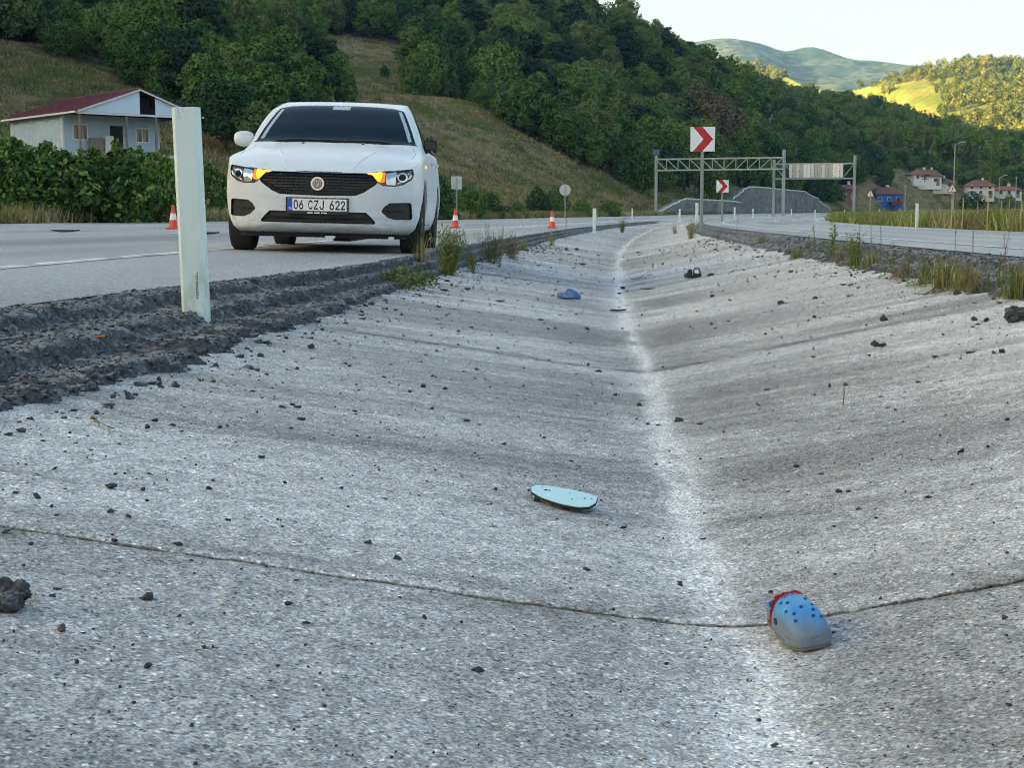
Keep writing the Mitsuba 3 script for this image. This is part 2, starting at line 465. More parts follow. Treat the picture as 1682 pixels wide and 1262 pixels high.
def zone_tree(k, kind, p, h):
    """Label and group of a forest tree: its colour and the stretch of hillside where it grows."""
    px = 841 + FPX * p[0] / p[1]
    top = 360 - FPX * (p[2] + h - CAM_Z) / p[1]
    zone = 'in the forest above the house' if px < 350 else 'in the forest behind the car' if px < 700 else 'on the wooded slope right of the car' if px < 960 else 'on the wooded slope above the left gantry leg' if px < 1180 else 'on the wooded slope above the stone wall'
    high = 'at the skyline' if (px > 900 and top < 30 + max(0, (px - 1000) * 0.45)) else 'high up' if top < 70 else 'half way up' if top < 170 else 'low down'
    lab = f'{HUE[kind]} {high} {zone}'
    labels[k] = {'label': lab, 'category': 'tree', 'group': lab.replace(' tree ', ' trees ', 1)}


# candidate places: a jittered lattice, denser near
cand = []
for y in np.arange(95, 420, 5.0):
    for x in np.arange(-0.40 * y - 6, min(0.46 * y + 20, 170), 5.0):
        cand.append([x + rng.uniform(-2.2, 2.2), y + rng.uniform(-2.2, 2.2)])
cand = np.array(cand)
zz = terrain(cand[:, 0], cand[:, 1])
tt = cand[:, 0] - xc(cand[:, 1])
dens = nfbm(cand[:, 0] / 18, cand[:, 1] / 18, 5.0, 3, 4)
forest = []
for (x, y), z, t, dn in zip(cand, zz, tt, dens):
    if t > t_far(y) - 6 or z < lift(y) + 1.0 or YARD.contains(sg.Point(x, y)) or any(m_.contains(sg.Point(x, y)) for m_ in MEADOWS):
        continue
    h = (rng.uniform(4.0, 9.5) if rng.uniform() < 0.8 else rng.uniform(9, 13)) * (0.75 + 0.5 * dn)
    p = np.array([x, y, z - 0.2])
    if not visible(p, h + 1):
        continue
    forest.append((math.hypot(x, y) / h, p, h, dn))
forest.sort(key=lambda q: q[0])
print('forest trees', len(forest))
n_thing = 0
pine_n = 0
for i, (_, p, h, dn) in enumerate(forest):
    u = rng.uniform()
    kind = 'pine' if u < 0.10 else ['a', 'c', 'b', 'a', 'c', 'd', 'a'][int(rng.uniform(0, 7))]
    if dn > 0.56 and kind != 'pine':
        kind = ['b', 'd', 'b', 'a'][int(rng.uniform(0, 4))]
    grp = DENSE[kind][int(rng.uniform(0, len(DENSE[kind])))]
    if kind == 'pine':
        h *= 1.15
    pine_n += kind == 'pine'
    if kind == 'pine' or n_thing < 300:
        k = fast_key('pine_tree' if kind == 'pine' else 'broadleaf_tree')
        zone_tree(k, kind, p, h)
        n_thing += kind != 'pine'
    else:
        k = f'hillside_forest__{i:03d}'
    place(k, grp, p, h, rng.uniform(0.85, 1.2))
labels['hillside_forest'] = {'label': 'dense green forest covering the upper shaded hillside behind the road', 'category': 'forest', 'kind': 'stuff'}
# the ridge behind, in shade, over the village
nn = 0
for y in np.arange(425, 680, 6.5):
    for x in np.arange(60, 0.40 * y + 10, 6.5):
        p = np.array([x + rng.uniform(-3, 3), y + rng.uniform(-3, 3), 0])
        p[2] = terrain(p[0], p[1]) - 0.3
        if p[2] < lift(p[1]) + 1.5 or p[1] < 478:
            continue
        dn = float(nfbm(p[0] / 30, p[1] / 30, 7.0, 3, 4))
        if 510 < p[1] < 575 and 118 < p[0] < 165 and dn < 0.62:
            continue
        h = rng.uniform(6.5, 11) * (0.7 + 0.6 * dn)
        if not visible(p, h + 1):
            continue
        nn += 1
        place(f'ridge_forest__{nn:03d}', MID['acdb'[int(rng.uniform(0, 3.4)) if dn < 0.55 else 2 + int(rng.uniform(0, 2))]][0], p, h, rng.uniform(0.85, 1.15))
labels['ridge_forest'] = {'label': 'shaded hazy green forest on the ridge above the village', 'category': 'forest', 'kind': 'stuff'}
print('ridge trees', nn)
nn = 0
LITM = sg.Polygon([tuple(at(px, 140, d)[:2]) for px, d in [(1455, 1175), (1520, 1150), (1560, 1050), (1500, 1040)]])
for x in np.arange(180, 560, 6.5):
    y0 = float(lit_y(x))
    for y in np.arange(y0 - 400, y0 + 20, 7.0):
        p = np.array([x + rng.uniform(-4, 4), y + rng.uniform(-4, 4), 0])
        p[2] = lit_height(p[0], p[1]) - 0.4
        dn = float(nfbm(p[0] / 60, p[1] / 60, 2.0, 3, 8))
        if p[2] < 14 or LITM.contains(sg.Point(p[0], p[1])) or dn < 0.30 or abs(p[0] / p[1]) > 0.4 or not visible(p, 12):
            continue
        nn += 1
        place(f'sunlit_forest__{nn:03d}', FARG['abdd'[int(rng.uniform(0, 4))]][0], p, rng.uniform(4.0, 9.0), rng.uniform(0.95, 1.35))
labels['sunlit_forest'] = {'label': 'yellow-green sunlit trees scattered over the far right hill', 'category': 'forest', 'kind': 'stuff'}
print('lit trees', nn)
# ------------------------------------------------------------------ concrete channel, broken asphalt edges, roads
def f_conc(p, n, uv):
    t = p.x - d_xc(p.y)
    slab = dr.floor((p.y - 2.5) / 4.32)
    big = fbm(p.x * 0.9, p.y * 0.7, 0.0, 4)
    sl = dr.abs(t) * 0.16
    band = fbm((p.y + sl) * 3.0, t * 0.30, 3.0, 4)
    thin = fbm((p.y + sl) * 15.0, t * 0.55, 6.0, 3)
    fine = fbm(p.x * 26, p.y * 26, 0.0, 3)
    col = mix(mi.Color3f(0.305, 0.306, 0.305), mi.Color3f(0.60, 0.60, 0.595), smoothstep(0.30, 0.70, big * 0.30 + band * 0.45 + thin * 0.25))
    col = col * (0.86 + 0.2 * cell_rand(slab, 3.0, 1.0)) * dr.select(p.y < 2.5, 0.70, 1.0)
    # grime beside the water line, pale silt along it, pale dust on the right bank, stains by the joints
    c = 0.06 * (noise(p.y * 0.7, 4.0) - 0.5) + 0.02 * (noise(p.y * 5.0, 7.0) - 0.5)
    w = 0.030 + 0.035 * noise(p.y * 0.9, 1.0)
    damp = dr.exp(-dr.square((t - 0.20) / 0.22)) + 0.6 * dr.exp(-dr.square((t + 0.25) / 0.2))
    col = col * (1 - 0.24 * damp * smoothstep(0.3, 0.6, fbm(p.x * 1.6, p.y * 1.4, 9.0, 3)))
    col = mix(col, mi.Color3f(0.60, 0.59, 0.57), smoothstep(0.5, 1.5, t) * dr.clip(2.2 * band - 0.55, 0, 0.75))
    silt = dr.exp(-dr.square((t - c) / w)) * smoothstep(0.15, 0.45, fbm(p.x * 9, p.y * 3, 5.0, 3)) + 0.5 * dr.exp(-dr.square((t - c + 0.02) / (w * 2.8))) * smoothstep(0.35, 0.7, fbm(p.x * 6, p.y * 2.0, 8.0, 3))
    col = mix(col, mi.Color3f(0.68, 0.68, 0.675), dr.clip(silt, 0, 1) * 0.85)
    jd = uv.y
    col = col * (1 - 0.30 * smoothstep(0.16, 0.0, jd) * smoothstep(0.35, 0.65, fbm(p.x * 3, p.y * 8, 2.0, 3)))
    col = mix(col, mi.Color3f(0.045, 0.042, 0.032), smoothstep(0.008, 0.002, jd + 0.007 * (noise(p.x * 40, p.y * 40, 1.0) - 0.35) + 0.006 * (noise(p.x * 5, p.y * 5, 2.0) - 0.5)) * 0.7)
    crack = smoothstep(0.006, 0.0, dr.abs(fbm(p.x * 0.9, p.y * 0.9, 12.0, 4) - 0.5)) * smoothstep(0.60, 0.66, noise(p.x * 0.55, p.y * 0.45, 4.0))
    col = col * (1 - 0.5 * crack)
    g1 = noise(p.x * 330, p.y * 330, 1.0)
    g2 = noise(p.x * 140, p.y * 140, 2.0)
    d2, e2, r2 = voronoi(p.x * 95 + 0.35 * noise(p.x * 400, p.y * 400), p.y * 95)
    grain = (0.50 + 1.0 * g1) * (0.72 + 0.56 * g2)
    size = 0.16 + 0.24 * noise(p.x * 37, p.y * 37, 5.0)
    grain = grain * dr.select((r2 > 0.84) & (d2 < size), 1.75, 1.0) * dr.select((r2 < 0.15) & (d2 < size), 0.42, 1.0)
    return col * grain * (0.74 + 0.52 * fine)


def f_conc_h(p, n, uv):
    return 0.0016 * noise(p.x * 260, p.y * 260, 0.0) + 0.0020 * noise(p.x * 120, p.y * 120, 3.0) + 0.004 * fbm(p.x * 30, p.y * 30, 0.0, 2)


mat('concrete', {'type': 'bumpmap', 'b': {'type': 'diffuse', 'reflectance': proc(f_conc)}, 'arbitrary': proc(f_conc_h, eps=2e-3), 'scale': 1.0})
diffuse('joint_dirt', 0.06, 0.057, 0.042)


def conc_relief(t, y):
    return ((nfbm(t * 0.35, y * 3.2, 1.0, 4, 2) - 0.5) * 0.008 + (nfbm(t * 5, y * 5, 2.0, 3, 5) - 0.5) * 0.004 + (nfbm(t * 28, y * 28, 2.0, 2, 6) - 0.5) * 0.004)


def z_conc(t, y):
    return z_ditch(t, y) + conc_relief(t, y)


labels['concrete_channel'] = {'kind': 'structure'}
JOINTS = [2.50 + 4.32 * k for k in range(-2, 25)]


def joint_y(k, t):
    return JOINTS[k] + np.where(t < 0, 0.02, 0.05) * t * (1 if k % 2 else -0.4) + (nfbm(t * 9, t * 0 + k * 3.7, 0.5, 3, 3) - 0.5) * 0.010


for k in range(len(JOINTS) - 1):
    y0 = JOINTS[k]
    near = max(1.6, abs(y0) + 1.0)
    st = min(0.09, max(0.014, 0.0045 * near))
    nt, ny = int(3.75 / st), max(24, int(4.32 / (st * (0.9 if y0 < 8 else 1.3))))
    tv = np.linspace(-1, 1, nt)
    vv = np.concatenate([[0], np.linspace(0.0025, 0.9975, ny), [1]])
    Tt, V = np.meshgrid(tv, vv)
    ymid = y0 + V * 4.32
    Tt = np.where(Tt < 0, Tt * (wl(ymid) + 0.10), Tt * (WR + 0.3))
    g = 0.0026 + 0.0035 * nfbm(Tt * 14, V * 0 + k, 0.2, 2)
    Ya, Yb = joint_y(k, Tt) + g, joint_y(k + 1, Tt) - g
    Yg = Ya + (Yb - Ya) * V
    Z = z_conc(Tt, Yg)
    edge = np.minimum(V, 1 - V) * 4.32
    Z = Z - 0.005 * np.exp(-edge / 0.008) * (0.4 + 1.2 * nfbm(Tt * 30, Yg * 30, 0.0, 2))
    Xg = xc(Yg) + Tt
    Xg, Yg, Z = [np.vstack([a[:1], a, a[-1:]]) for a in (Xg, Yg, Z)]
    Z[0] -= 0.03
    Z[-1] -= 0.03
    part('concrete_channel', 'slab', grid_mesh(Xg, Yg, Z), 'concrete', smooth=True, uv=np.stack([np.vstack([Tt[:1], Tt, Tt[-1:]]).ravel(), np.vstack([edge[:1], edge, edge[-1:]]).ravel()], 1))
ty = np.linspace(-8, 108, 240)
Tt, Yg = np.meshgrid(np.linspace(-1.75, 1.95, 40), ty)
part('concrete_channel', 'joint_bed', grid_mesh(xc(Yg) + Tt, Yg, z_ditch(Tt, Yg) - 0.018), 'joint_dirt', smooth=True)


# broken asphalt edges in steps
def f_rubble(p, n, uv):
    g = noise(p.x * 75, p.y * 75, p.z * 75)
    g2 = noise(p.x * 190, p.y * 190, p.z * 190)
    f = fbm(p.x * 8, p.y * 8, p.z * 8, 3)
    col = mix(mi.Color3f(0.020, 0.022, 0.026), mi.Color3f(0.085, 0.090, 0.098), dr.clip(g * 0.7 + f * 0.5 - 0.15, 0, 1)) * (0.55 + 0.9 * g2)
    col = dr.select((g > 0.86) & (g2 > 0.5), mi.Color3f(0.20, 0.20, 0.20), col)
    dust = smoothstep(0.70, 0.96, n.z) * smoothstep(0.28, 0.52, f)
    return mix(col, mi.Color3f(0.19, 0.20, 0.205) * (0.6 + 0.8 * g2), dust * 0.8)


def f_rubble_h(p, n, uv):
    return 0.012 * fbm(p.x * 55, p.y * 55, p.z * 55, 2) + 0.004 * noise(p.x * 170, p.y * 170, p.z * 170)


mat('rubble', {'type': 'bumpmap', 'b': {'type': 'principled', 'base_color': proc(f_rubble), 'roughness': 0.75, 'specular': 0.35}, 'arbitrary': proc(f_rubble_h, eps=3e-3), 'scale': 1.0})


def stair(q, n):
    q = np.clip(q, 0, 0.9999)
    k = np.floor(q * n)
    f = q * n - k
    return (k + sstep(0.0, 0.30, f) + 0.06 * np.sin(PI * np.clip((f - 0.3) / 0.7, 0, 1)) * (f > 0.3) * (k < n - 1)) / n


def rubble_sheet(side, ys, nq, seed, lumps):
    q = np.linspace(-0.16, 1.06, nq)
    Q, Yg = np.meshgrid(q, ys)
    if side < 0:
        w, t0, z0, z1, n = wa(Yg), wl(Yg), 0.210, 0.370, 3
    else:
        w, t0, z0, z1, n = np.full_like(Yg, WAR), np.full_like(Yg, WR), 0.315, 0.452, 2
    rag = (nfbm(Yg * 1.7, Q * 0.6, 3.0, 4, seed) - 0.5) * 0.11 * (1 - np.clip(Q, 0, 1))
    Qs = Q + rag / w * 0.6 + (nfbm(Yg * 6, Q * 3, 1.0, 3, seed + 1) - 0.5) * 0.12
    s = stair(Qs, n)
    Z = lift(Yg) + z0 + (z1 - z0) * s
    damp = sstep(1.02, 0.9, Q)
    Z = Z + np.where(Qs < 0.02, (Qs - 0.02) * 0.30 * w / 0.6, 0)
    L = (nfbm(Yg * 5, Q * w * 9, 2.0, 3, seed + 2) - 0.5) * 0.020 + (nfbm(Yg * 22, Q * w * 22, 5.0, 2, seed + 3) - 0.5) * 0.016 + (nfbm(Yg * 45, Q * w * 45, 7.0, 2, seed + 4) - 0.5) * 0.022
    Z = Z + L * lumps * (0.25 + 0.75 * damp) - 0.012 * lumps
    O = t0 + Q * w + (nfbm(Yg * 14, Q * w * 14, 9.0, 2, seed + 5) - 0.5) * 0.05 * lumps
    Z = np.where(Q > 1.03, lift(Yg) + z1 - 0.03, Z)
    m = grid_mesh(xc(Yg) + side * O, Yg, Z)
    if side < 0:
        m.faces = m.faces[:, ::-1]
    return m


struct('asphalt_edge', cat([rubble_sheet(-1, np.arange(-2, 13, 0.016), 78, 11, 1.0), rubble_sheet(-1, np.arange(12.98, 40, 0.05), 30, 11, 1.0), rubble_sheet(-1, np.arange(39.9, 108, 0.3), 14, 11, 0.7)]), 'rubble', smooth=50)
struct('asphalt_edge_001', cat([rubble_sheet(1, np.arange(-2, 16, 0.025), 46, 31, 0.9), rubble_sheet(1, np.arange(15.95, 45, 0.07), 26, 31, 0.9), rubble_sheet(1, np.arange(44.9, 108, 0.3), 14, 31, 0.7)]), 'rubble', smooth=50)


# stones of the broken asphalt, bedded in its skin
def stones(mesh, ymax, n, lo, hi, seed):
    r = np.random.default_rng(seed)
    v, nn = mesh.vertices, mesh.vertex_normals
    ok = np.nonzero((v[:, 1] > 2.4) & (v[:, 1] < ymax))[0]
    w = 1 / v[ok, 1] ** 1.3
    pick = r.choice(ok, n, p=w / w.sum())
    base = [trimesh.convex.convex_hull((lambda q: q / np.linalg.norm(q, axis=1, keepdims=True) * r.uniform(0.6, 1.1, (9, 1)) * [1.15, 0.9, 0.7])(r.normal(size=(9, 3)))) for _ in range(14)]
    out = []
    for j, b in enumerate(base):
        k = pick[j::14]
        a = r.uniform(0, 2 * PI, len(k))
        sz = np.exp(r.uniform(math.log(lo), math.log(hi), len(k)))
        R = np.zeros((len(k), 3, 3))
        R[:, 0, 0], R[:, 0, 1], R[:, 1, 0], R[:, 1, 1], R[:, 2, 2] = np.cos(a), -np.sin(a), np.sin(a), np.cos(a), 1
        vv = np.einsum('kij,nj->kni', R, b.vertices) * sz[:, None, None] + v[k][:, None] + np.abs(nn[k][:, None]) * [1, 1, 1] * 0.0
        f = b.faces[None] + (np.arange(len(k)) * len(b.vertices))[:, None, None]
        out.append(trimesh.Trimesh(vv.reshape(-1, 3), f.reshape(-1, 3), process=False))
    return cat(out)


scene['asphalt_stones__001'] = mikit.ply(stones(rubble_sheet(-1, np.arange(2.4, 13, 0.03), 78, 11, 1.0), 13, 14000, 0.004, 0.015, 4), 'rubble')
scene['asphalt_stones__002'] = mikit.ply(stones(rubble_sheet(1, np.arange(6, 20, 0.05), 46, 31, 0.9), 20, 4000, 0.006, 0.02, 5), 'rubble')
labels['asphalt_stones'] = {'label': 'dark angular stones bedded in the broken asphalt edges', 'category': 'stones', 'kind': 'stuff'}


# roads
def f_road(p, n, uv):
    t = p.x - d_xc(p.y)
    lane = fbm(t * 0.9, p.y * 0.04, 2.0, 3)
    f = fbm(p.x * 0.6, p.y * 0.25, 0.0, 4)
    d1, e1, r1 = voronoi(p.x * 75, p.y * 75)
    col = mix(mi.Color3f(0.205, 0.21, 0.216), mi.Color3f(0.315, 0.318, 0.32), smoothstep(0.25, 0.75, lane * 0.5 + f * 0.5))
    edge = smoothstep(-4.6, -2.2, t) * smoothstep(2, -1, t)
    grain = 0.72 + 0.56 * r1
    grain = grain * dr.select((r1 > 0.94) & (d1 < 0.4), 1.0 + 0.6 * edge, 1.0)
    crack = smoothstep(0.025, 0.0, dr.abs(fbm(p.x * 0.8, p.y * 0.35, 6.0, 4) - 0.5)) * smoothstep(0.5, 0.62, noise(p.x * 0.2, p.y * 0.1, 4.0))
    track = dr.exp(-dr.square((dr.abs(t + 5.6) - 0.85) / 0.3)) + dr.exp(-dr.square((dr.abs(t + 9.2) - 0.85) / 0.3)) + dr.exp(-dr.square((dr.abs(t - 4.7) - 0.8) / 0.3))
    stain = smoothstep(0.56, 0.70, fbm(t * 0.7, p.y * 0.12, 9.0, 4))
    return col * grain * (1 - 0.45 * crack) * (1 - 0.16 * dr.clip(track, 0, 1)) * (1 - 0.22 * stain)


mat('road_asphalt', {'type': 'principled', 'base_color': proc(f_road), 'roughness': 0.62, 'specular': 0.45})
ROAD_END = 560.0


def road_ys(lo, hi):
    return np.unique(np.concatenate([np.arange(max(lo, -14), min(hi, 40), 0.5), np.arange(40, min(hi, 180), 2.0), np.arange(180, hi + 0.1, 6.0)]))


def road_sheet(t0, t1, zf, ys, up=0.0, nt=24):
    if callable(t0):
        a, Yg = np.meshgrid(np.linspace(0, 1, nt), ys)
        Tt = t0(Yg) * (1 - a) + t1 * a if not callable(t1) else t0(Yg) * (1 - a) + t1(Yg) * a
    else:
        Tt, Yg = np.meshgrid(np.linspace(t0, t1, nt), ys)
    m = grid_mesh(xc(Yg) + Tt, Yg, zf(Tt, Yg) + up)
    return m if Tt[0, 0] < Tt[0, -1] else trimesh.Trimesh(m.vertices, m.faces[:, ::-1], process=False)


struct('road', road_sheet(t_far, lambda y: -wl(y) - wa(y) + 0.02, z_left, road_ys(-14, ROAD_END), nt=40), 'road_asphalt', smooth=True)
struct('road_001', road_sheet(WR + WAR - 0.02, T_RIGHT, z_right, road_ys(-14, ROAD_END)), 'road_asphalt', smooth=True)
Tt, Yg = np.meshgrid(np.linspace(-2.0, 2.5, 30), np.concatenate([np.arange(102, 200, 2.0), np.arange(200, ROAD_END, 6.0)]))
mid = lift(Yg) + np.interp(Tt, [-2, -1.8, -1.5, 1.65, 2.4, 2.5], [0.35, 0.35, 0.225, 0.345, 0.43, 0.43]) + 0.012 * sstep(101, 108, Yg)
struct('median', grid_mesh(xc(Yg) + Tt, Yg, mid), 'concrete', smooth=True)


def f_paint(p, n, uv):
    w = fbm(p.x * 9, p.y * 3, 0.0, 4)
    return mix(mi.Color3f(0.66, 0.66, 0.65), mi.Color3f(0.36, 0.36, 0.36), smoothstep(0.42, 0.68, w)) * (0.8 + 0.4 * noise(p.x * 60, p.y * 60))


mat('road_paint', {'type': 'diffuse', 'reflectance': proc(f_paint)})


def stripe(t0, t1, zf, ys):
    part(stripe.owner, 'painted_line', road_sheet(t0, t1, zf, np.asarray(ys), 0.004, 3), 'road_paint')


stripe.owner = 'road'
stripe(-3.73, -3.58, z_left, road_ys(-6, 400))
stripe(-14.6, -14.4, z_left, road_ys(10, 400))
for y in np.arange(6, 130, 9.0):
    stripe(-7.5, -7.36, z_left, np.linspace(y, y + 3, 4))
stripe.owner = 'road_001'
stripe(3.15, 3.32, z_right, road_ys(-6, 400))
stripe(9.3, 9.48, z_right, road_ys(-6, 400))
for y in np.arange(12, 130, 9.0):
    stripe(6.25, 6.37, z_right, np.linspace(y, y + 3, 4))


def f_verge(p, n, uv):
    f = fbm(p.x * 0.8, p.y * 0.5, 0.0, 4)
    c = fbm(p.x * 9, p.y * 9, 0.0, 2)
    return mix(mi.Color3f(0.10, 0.10, 0.04), mi.Color3f(0.22, 0.19, 0.12), smoothstep(0.35, 0.62, f)) * (0.6 + 0.8 * c)


# loose crumbs of asphalt on the concrete
def chunk(r, size, seed, sub=1):
    if sub < 3:          # an angular fragment
        q = r.normal(size=(9 + 5 * sub, 3))
        q = q / np.linalg.norm(q, axis=1, keepdims=True) * r.uniform(0.55, 1.15, (len(q), 1)) * r.uniform(0.65, 1.3, 3) * [1.1, 1, 0.68]
        m = trimesh.convex.convex_hull(q)
        return trimesh.Trimesh(m.vertices * size * 1.12, m.faces, process=False)
    m = trimesh.creation.icosphere(subdivisions=sub + 1, radius=1)
    v = m.vertices * (0.50 + 0.95 * meshkit.fbm(m.vertices * 1.9 + seed * 7.3, 4, seed)[:, None])
    return trimesh.Trimesh(v * [1.15, 1, 0.8] * size * 1.15, m.faces, process=False)


def scatter_spot(px, py):
    """The concrete at a place given by its pixel in the photograph."""
    d = 6.0
    for _ in range(30):
        p = at(px, py, d)
        z = float(z_conc(p[0] - xc(d), d))
        d = (CAM_Z - z) / max(1e-3, (CAM_Z - p[2]) / d)
        d = min(max(d, 1.2), 70)
    p = at(px, py, d)
    return np.array([p[0], p[1], float(z_conc(p[0] - xc(d), d))]), FPX / d


plastic('asphalt_crumb', 0.028, 0.029, 0.031, 0.8)
plastic('asphalt_crumb_brown', 0.062, 0.048, 0.038, 0.85)
plastic('asphalt_crumb_pale', 0.36, 0.36, 0.35, 0.85)
crng = np.random.default_rng(21)
BIG = [(25, 1000, 56, 'large black lump of asphalt at the left foot of the picture on the concrete'), (182, 803, 26, 'flat black asphalt lump left of the mirror glass, widest of a loose trio'), (61, 818, 17, 'round black asphalt lump close to the left edge above the joint'),
       (85, 833, 13, 'small pointed asphalt lump just above the left end of the joint'), (1113, 693, 17, 'black asphalt lump lying alone right beside the pale silt line'), (1668, 503, 32, 'big black asphalt lump at the right edge under the weeds'),
       (1437, 570, 17, 'dark asphalt lump, left half of a pair on the right bank'), (1450, 570, 18, 'broken asphalt lump, right half of a pair on the right bank'), (1272, 1228, 15, 'small rust brown clod on the concrete below the blue clog'),
       (511, 573, 16, 'dark asphalt lump fallen off the edge right of the marker post'), (1452, 527, 15, 'asphalt lump sitting on the far joint of the right bank'), (1281, 500, 13, 'asphalt lump on the pale right bank, nearest the middle'),
       (244, 985, 20, 'crumbly asphalt lump right of the large black one'), (243, 1098, 18, 'small black lump on the bare concrete low on the left'), (52, 896, 15, 'black lump on the little crack under the joint'), (103, 1038, 22, 'grey brown clod just below the large black lump'),
       (241, 704, 16, 'asphalt lump below the broken edge, left of the middle'), (1620, 527, 14, 'square asphalt lump near the right edge, right of a flat one'), (1600, 527, 14, 'flat asphalt lump near the right edge beside a square one'), (1536, 588, 12, 'asphalt lump standing alone on the right bank'),
       (1647, 580, 14, 'asphalt lump near the right edge above a smaller one'), (345, 804, 13, 'asphalt lump right of the loose trio on the left bank'), (236, 806, 14, 'small flat asphalt lump in the middle of the left bank trio'), (1308, 768, 12, 'asphalt lump low on the right bank with crumbs beside it')]


def sit(size_px, px, py, seed, sub=2):
    p, s = scatter_spot(px, py)
    m = chunk(crng, size_px / s / 2 * 0.92, seed, sub)
    m.apply_transform(trimesh.transformations.rotation_matrix(crng.uniform(0, 6.28), [0, 0, 1]))
    m.apply_translation(p + [0, 0, -m.bounds[0][2] * 0.75])
    return m


for i, (px, py, s, lab) in enumerate(BIG):
    m = sit(s, px, py, i + 1, 3 if s > 30 else 2)
    if s > 30:
        m.vertices += m.vertex_normals * ((meshkit.fbm(m.vertices * 45, 3, 4) - 0.5) * 0.03)[:, None]
    single('asphalt_lump', m, 'asphalt_crumb_brown' if 'brown' in lab else ('rubble' if s > 30 else 'asphalt_crumb'), lab, 'asphalt lump', smooth=20)
CR = []
for i in range(3800):      # crumbs by where they gather: below the broken edges and over the right bank
    y = 2.0 + 26 * crng.uniform() ** 1.25
    u = crng.uniform()
    t = -(wl(y)) + crng.exponential(0.42) if u < 0.5 else (WR - crng.exponential(0.55) if u < 0.86 else crng.uniform(-1.4, 1.5))
    if -1.55 < t < 1.62:
        CR.append((float(t), y, (0.0024 + 0.0036 * crng.exponential(0.8)) * (0.75 + 0.05 * y)))
CR.sort(key=lambda q: -q[2] / q[1])
fine = {'asphalt_crumb': [], 'asphalt_crumb_pale': [], 'asphalt_crumb_brown': []}
for i, (t, y, s) in enumerate(CR):
    s = min(s, 0.0045 + 0.0015 * y)
    m = chunk(crng, s * 1.0, i + 50, 0)
    m.apply_translation([xc(y) + t, y, float(z_conc(t, y)) + s * 0.25])
    lab = f"small black asphalt crumb on the {'left bank' if t < -0.35 else 'right bank' if t > 0.35 else 'bottom'} of the channel, {'near the camera' if y < 4 else 'in the middle distance' if y < 10 else 'far off'}"
    if i < 150:
        single('crumb', m, 'asphalt_crumb', lab, 'asphalt crumb', lab.replace('crumb', 'crumbs', 1), smooth=False)
    else:
        u = crng.uniform()
        fine['asphalt_crumb' if u < 0.86 else 'asphalt_crumb_pale' if u < 0.95 else 'asphalt_crumb_brown'].append(m)
for i in range(5200):     # grit
    y = 1.6 + 11 * crng.uniform() ** 1.5
    t = float(crng.uniform(-1.6, 1.6))
    s = 0.0007 + 0.0008 * crng.exponential()
    m = trimesh.creation.icosphere(subdivisions=0, radius=1)
    m.vertices = m.vertices * s * crng.uniform(0.6, 1.25, 3) * crng.uniform(0.75, 1.2, (12, 1)) * [1, 1, 0.7]
    m.apply_translation([xc(y) + t, y, float(z_ditch(t, y)) + 0.002])
    m.vertices[:, 2] += float(conc_relief(np.array(t), np.array(y)))
    u = crng.uniform()
    fine['asphalt_crumb' if u < 0.62 else 'asphalt_crumb_pale' if u < 0.92 else 'asphalt_crumb_brown'].append(m)
for j, (bs, ms) in enumerate(fine.items()):
    scene[f'gravel__{j + 1:03d}'] = mikit.ply(cat(ms), bs)
labels['gravel'] = {'label': 'fine dark and pale grit strewn over the concrete channel', 'category': 'gravel', 'kind': 'stuff'}
# rubble crumbs along the foot of the broken edges
ms = []
for i in range(900):
    y = 2.6 + 24 * crng.uniform() ** 1.6
    side = -1 if crng.uniform() < 0.68 else 1
    t = -(wl(y) - crng.exponential(0.05) + 0.03 + crng.uniform(0, 0.12)) if side < 0 else WR + 0.03 + crng.uniform(-0.12, 0.2)
    s = 0.004 + 0.006 * crng.exponential()
    m = chunk(crng, min(s, 0.024), i + 900, 1)
    z = float(z_conc(t, y)) + 0.02 * (abs(t) > (wl(y) if side < 0 else WR))
    m.apply_translation([xc(y) + t, y, z + s * 0.2])
    ms.append(m)
for i in range(46):      # the ground opened up round the marker post
    a, q = crng.uniform(0, 6.28), 0.05 + 0.16 * crng.uniform() ** 1.4
    m = chunk(crng, 0.010 + 0.018 * crng.uniform() ** 2, i + 4000, 1)
    m.apply_translation([-1.30 + q * math.cos(a) * 1.5, 6.22 + q * math.sin(a) * 0.8 - 0.05, 0.225 + 0.10 * max(0.0, 0.16 - q) + 0.03 * (math.cos(a) < 0)])
    ms.append(m)
scene['asphalt_rubble'] = mikit.ply(cat(ms), 'rubble')
labels['asphalt_rubble'] = {'label': 'loose black asphalt rubble heaped along the foot of the broken road edges', 'category': 'rubble', 'kind': 'stuff'}
# ------------------------------------------------------------------ the white car
def f_paint_car(p, n, uv):
    g = smoothstep(0.95, 0.50, p.z) * smoothstep(0.35, 0.7, fbm(p.x * 14, p.y * 14, p.z * 22, 4))
    return mix(mi.Color3f(0.57, 0.605, 0.635), mi.Color3f(0.33, 0.31, 0.27), g * 0.45)


mat('car_paint', {'type': 'principled', 'base_color': proc(f_paint_car), 'roughness': 0.28, 'clearcoat': 1.0, 'clearcoat_gloss': 0.97, 'specular': 0.5})
plastic('black_plastic', 0.012, 0.012, 0.013, 0.45)
plastic('black_gloss', 0.008, 0.008, 0.009, 0.12)
plastic('car_glass', 0.006, 0.016, 0.028, 0.03, specular=0.10)
plastic('glass_edge', 0.32, 0.40, 0.44, 0.25)
plastic('tyre', 0.022, 0.022, 0.023, 0.85)
plastic('lamp_silver', 0.62, 0.64, 0.66, 0.22, metallic=0.9, clearcoat=1.0)
plastic('lamp_dark', 0.10, 0.105, 0.11, 0.2, metallic=0.5, clearcoat=1.0)
plastic('chrome', 0.72, 0.72, 0.73, 0.16, metallic=1.0)
plastic('alloy', 0.35, 0.36, 0.37, 0.35, metallic=0.8)
plastic('plate_white', 0.72, 0.73, 0.73, 0.4)
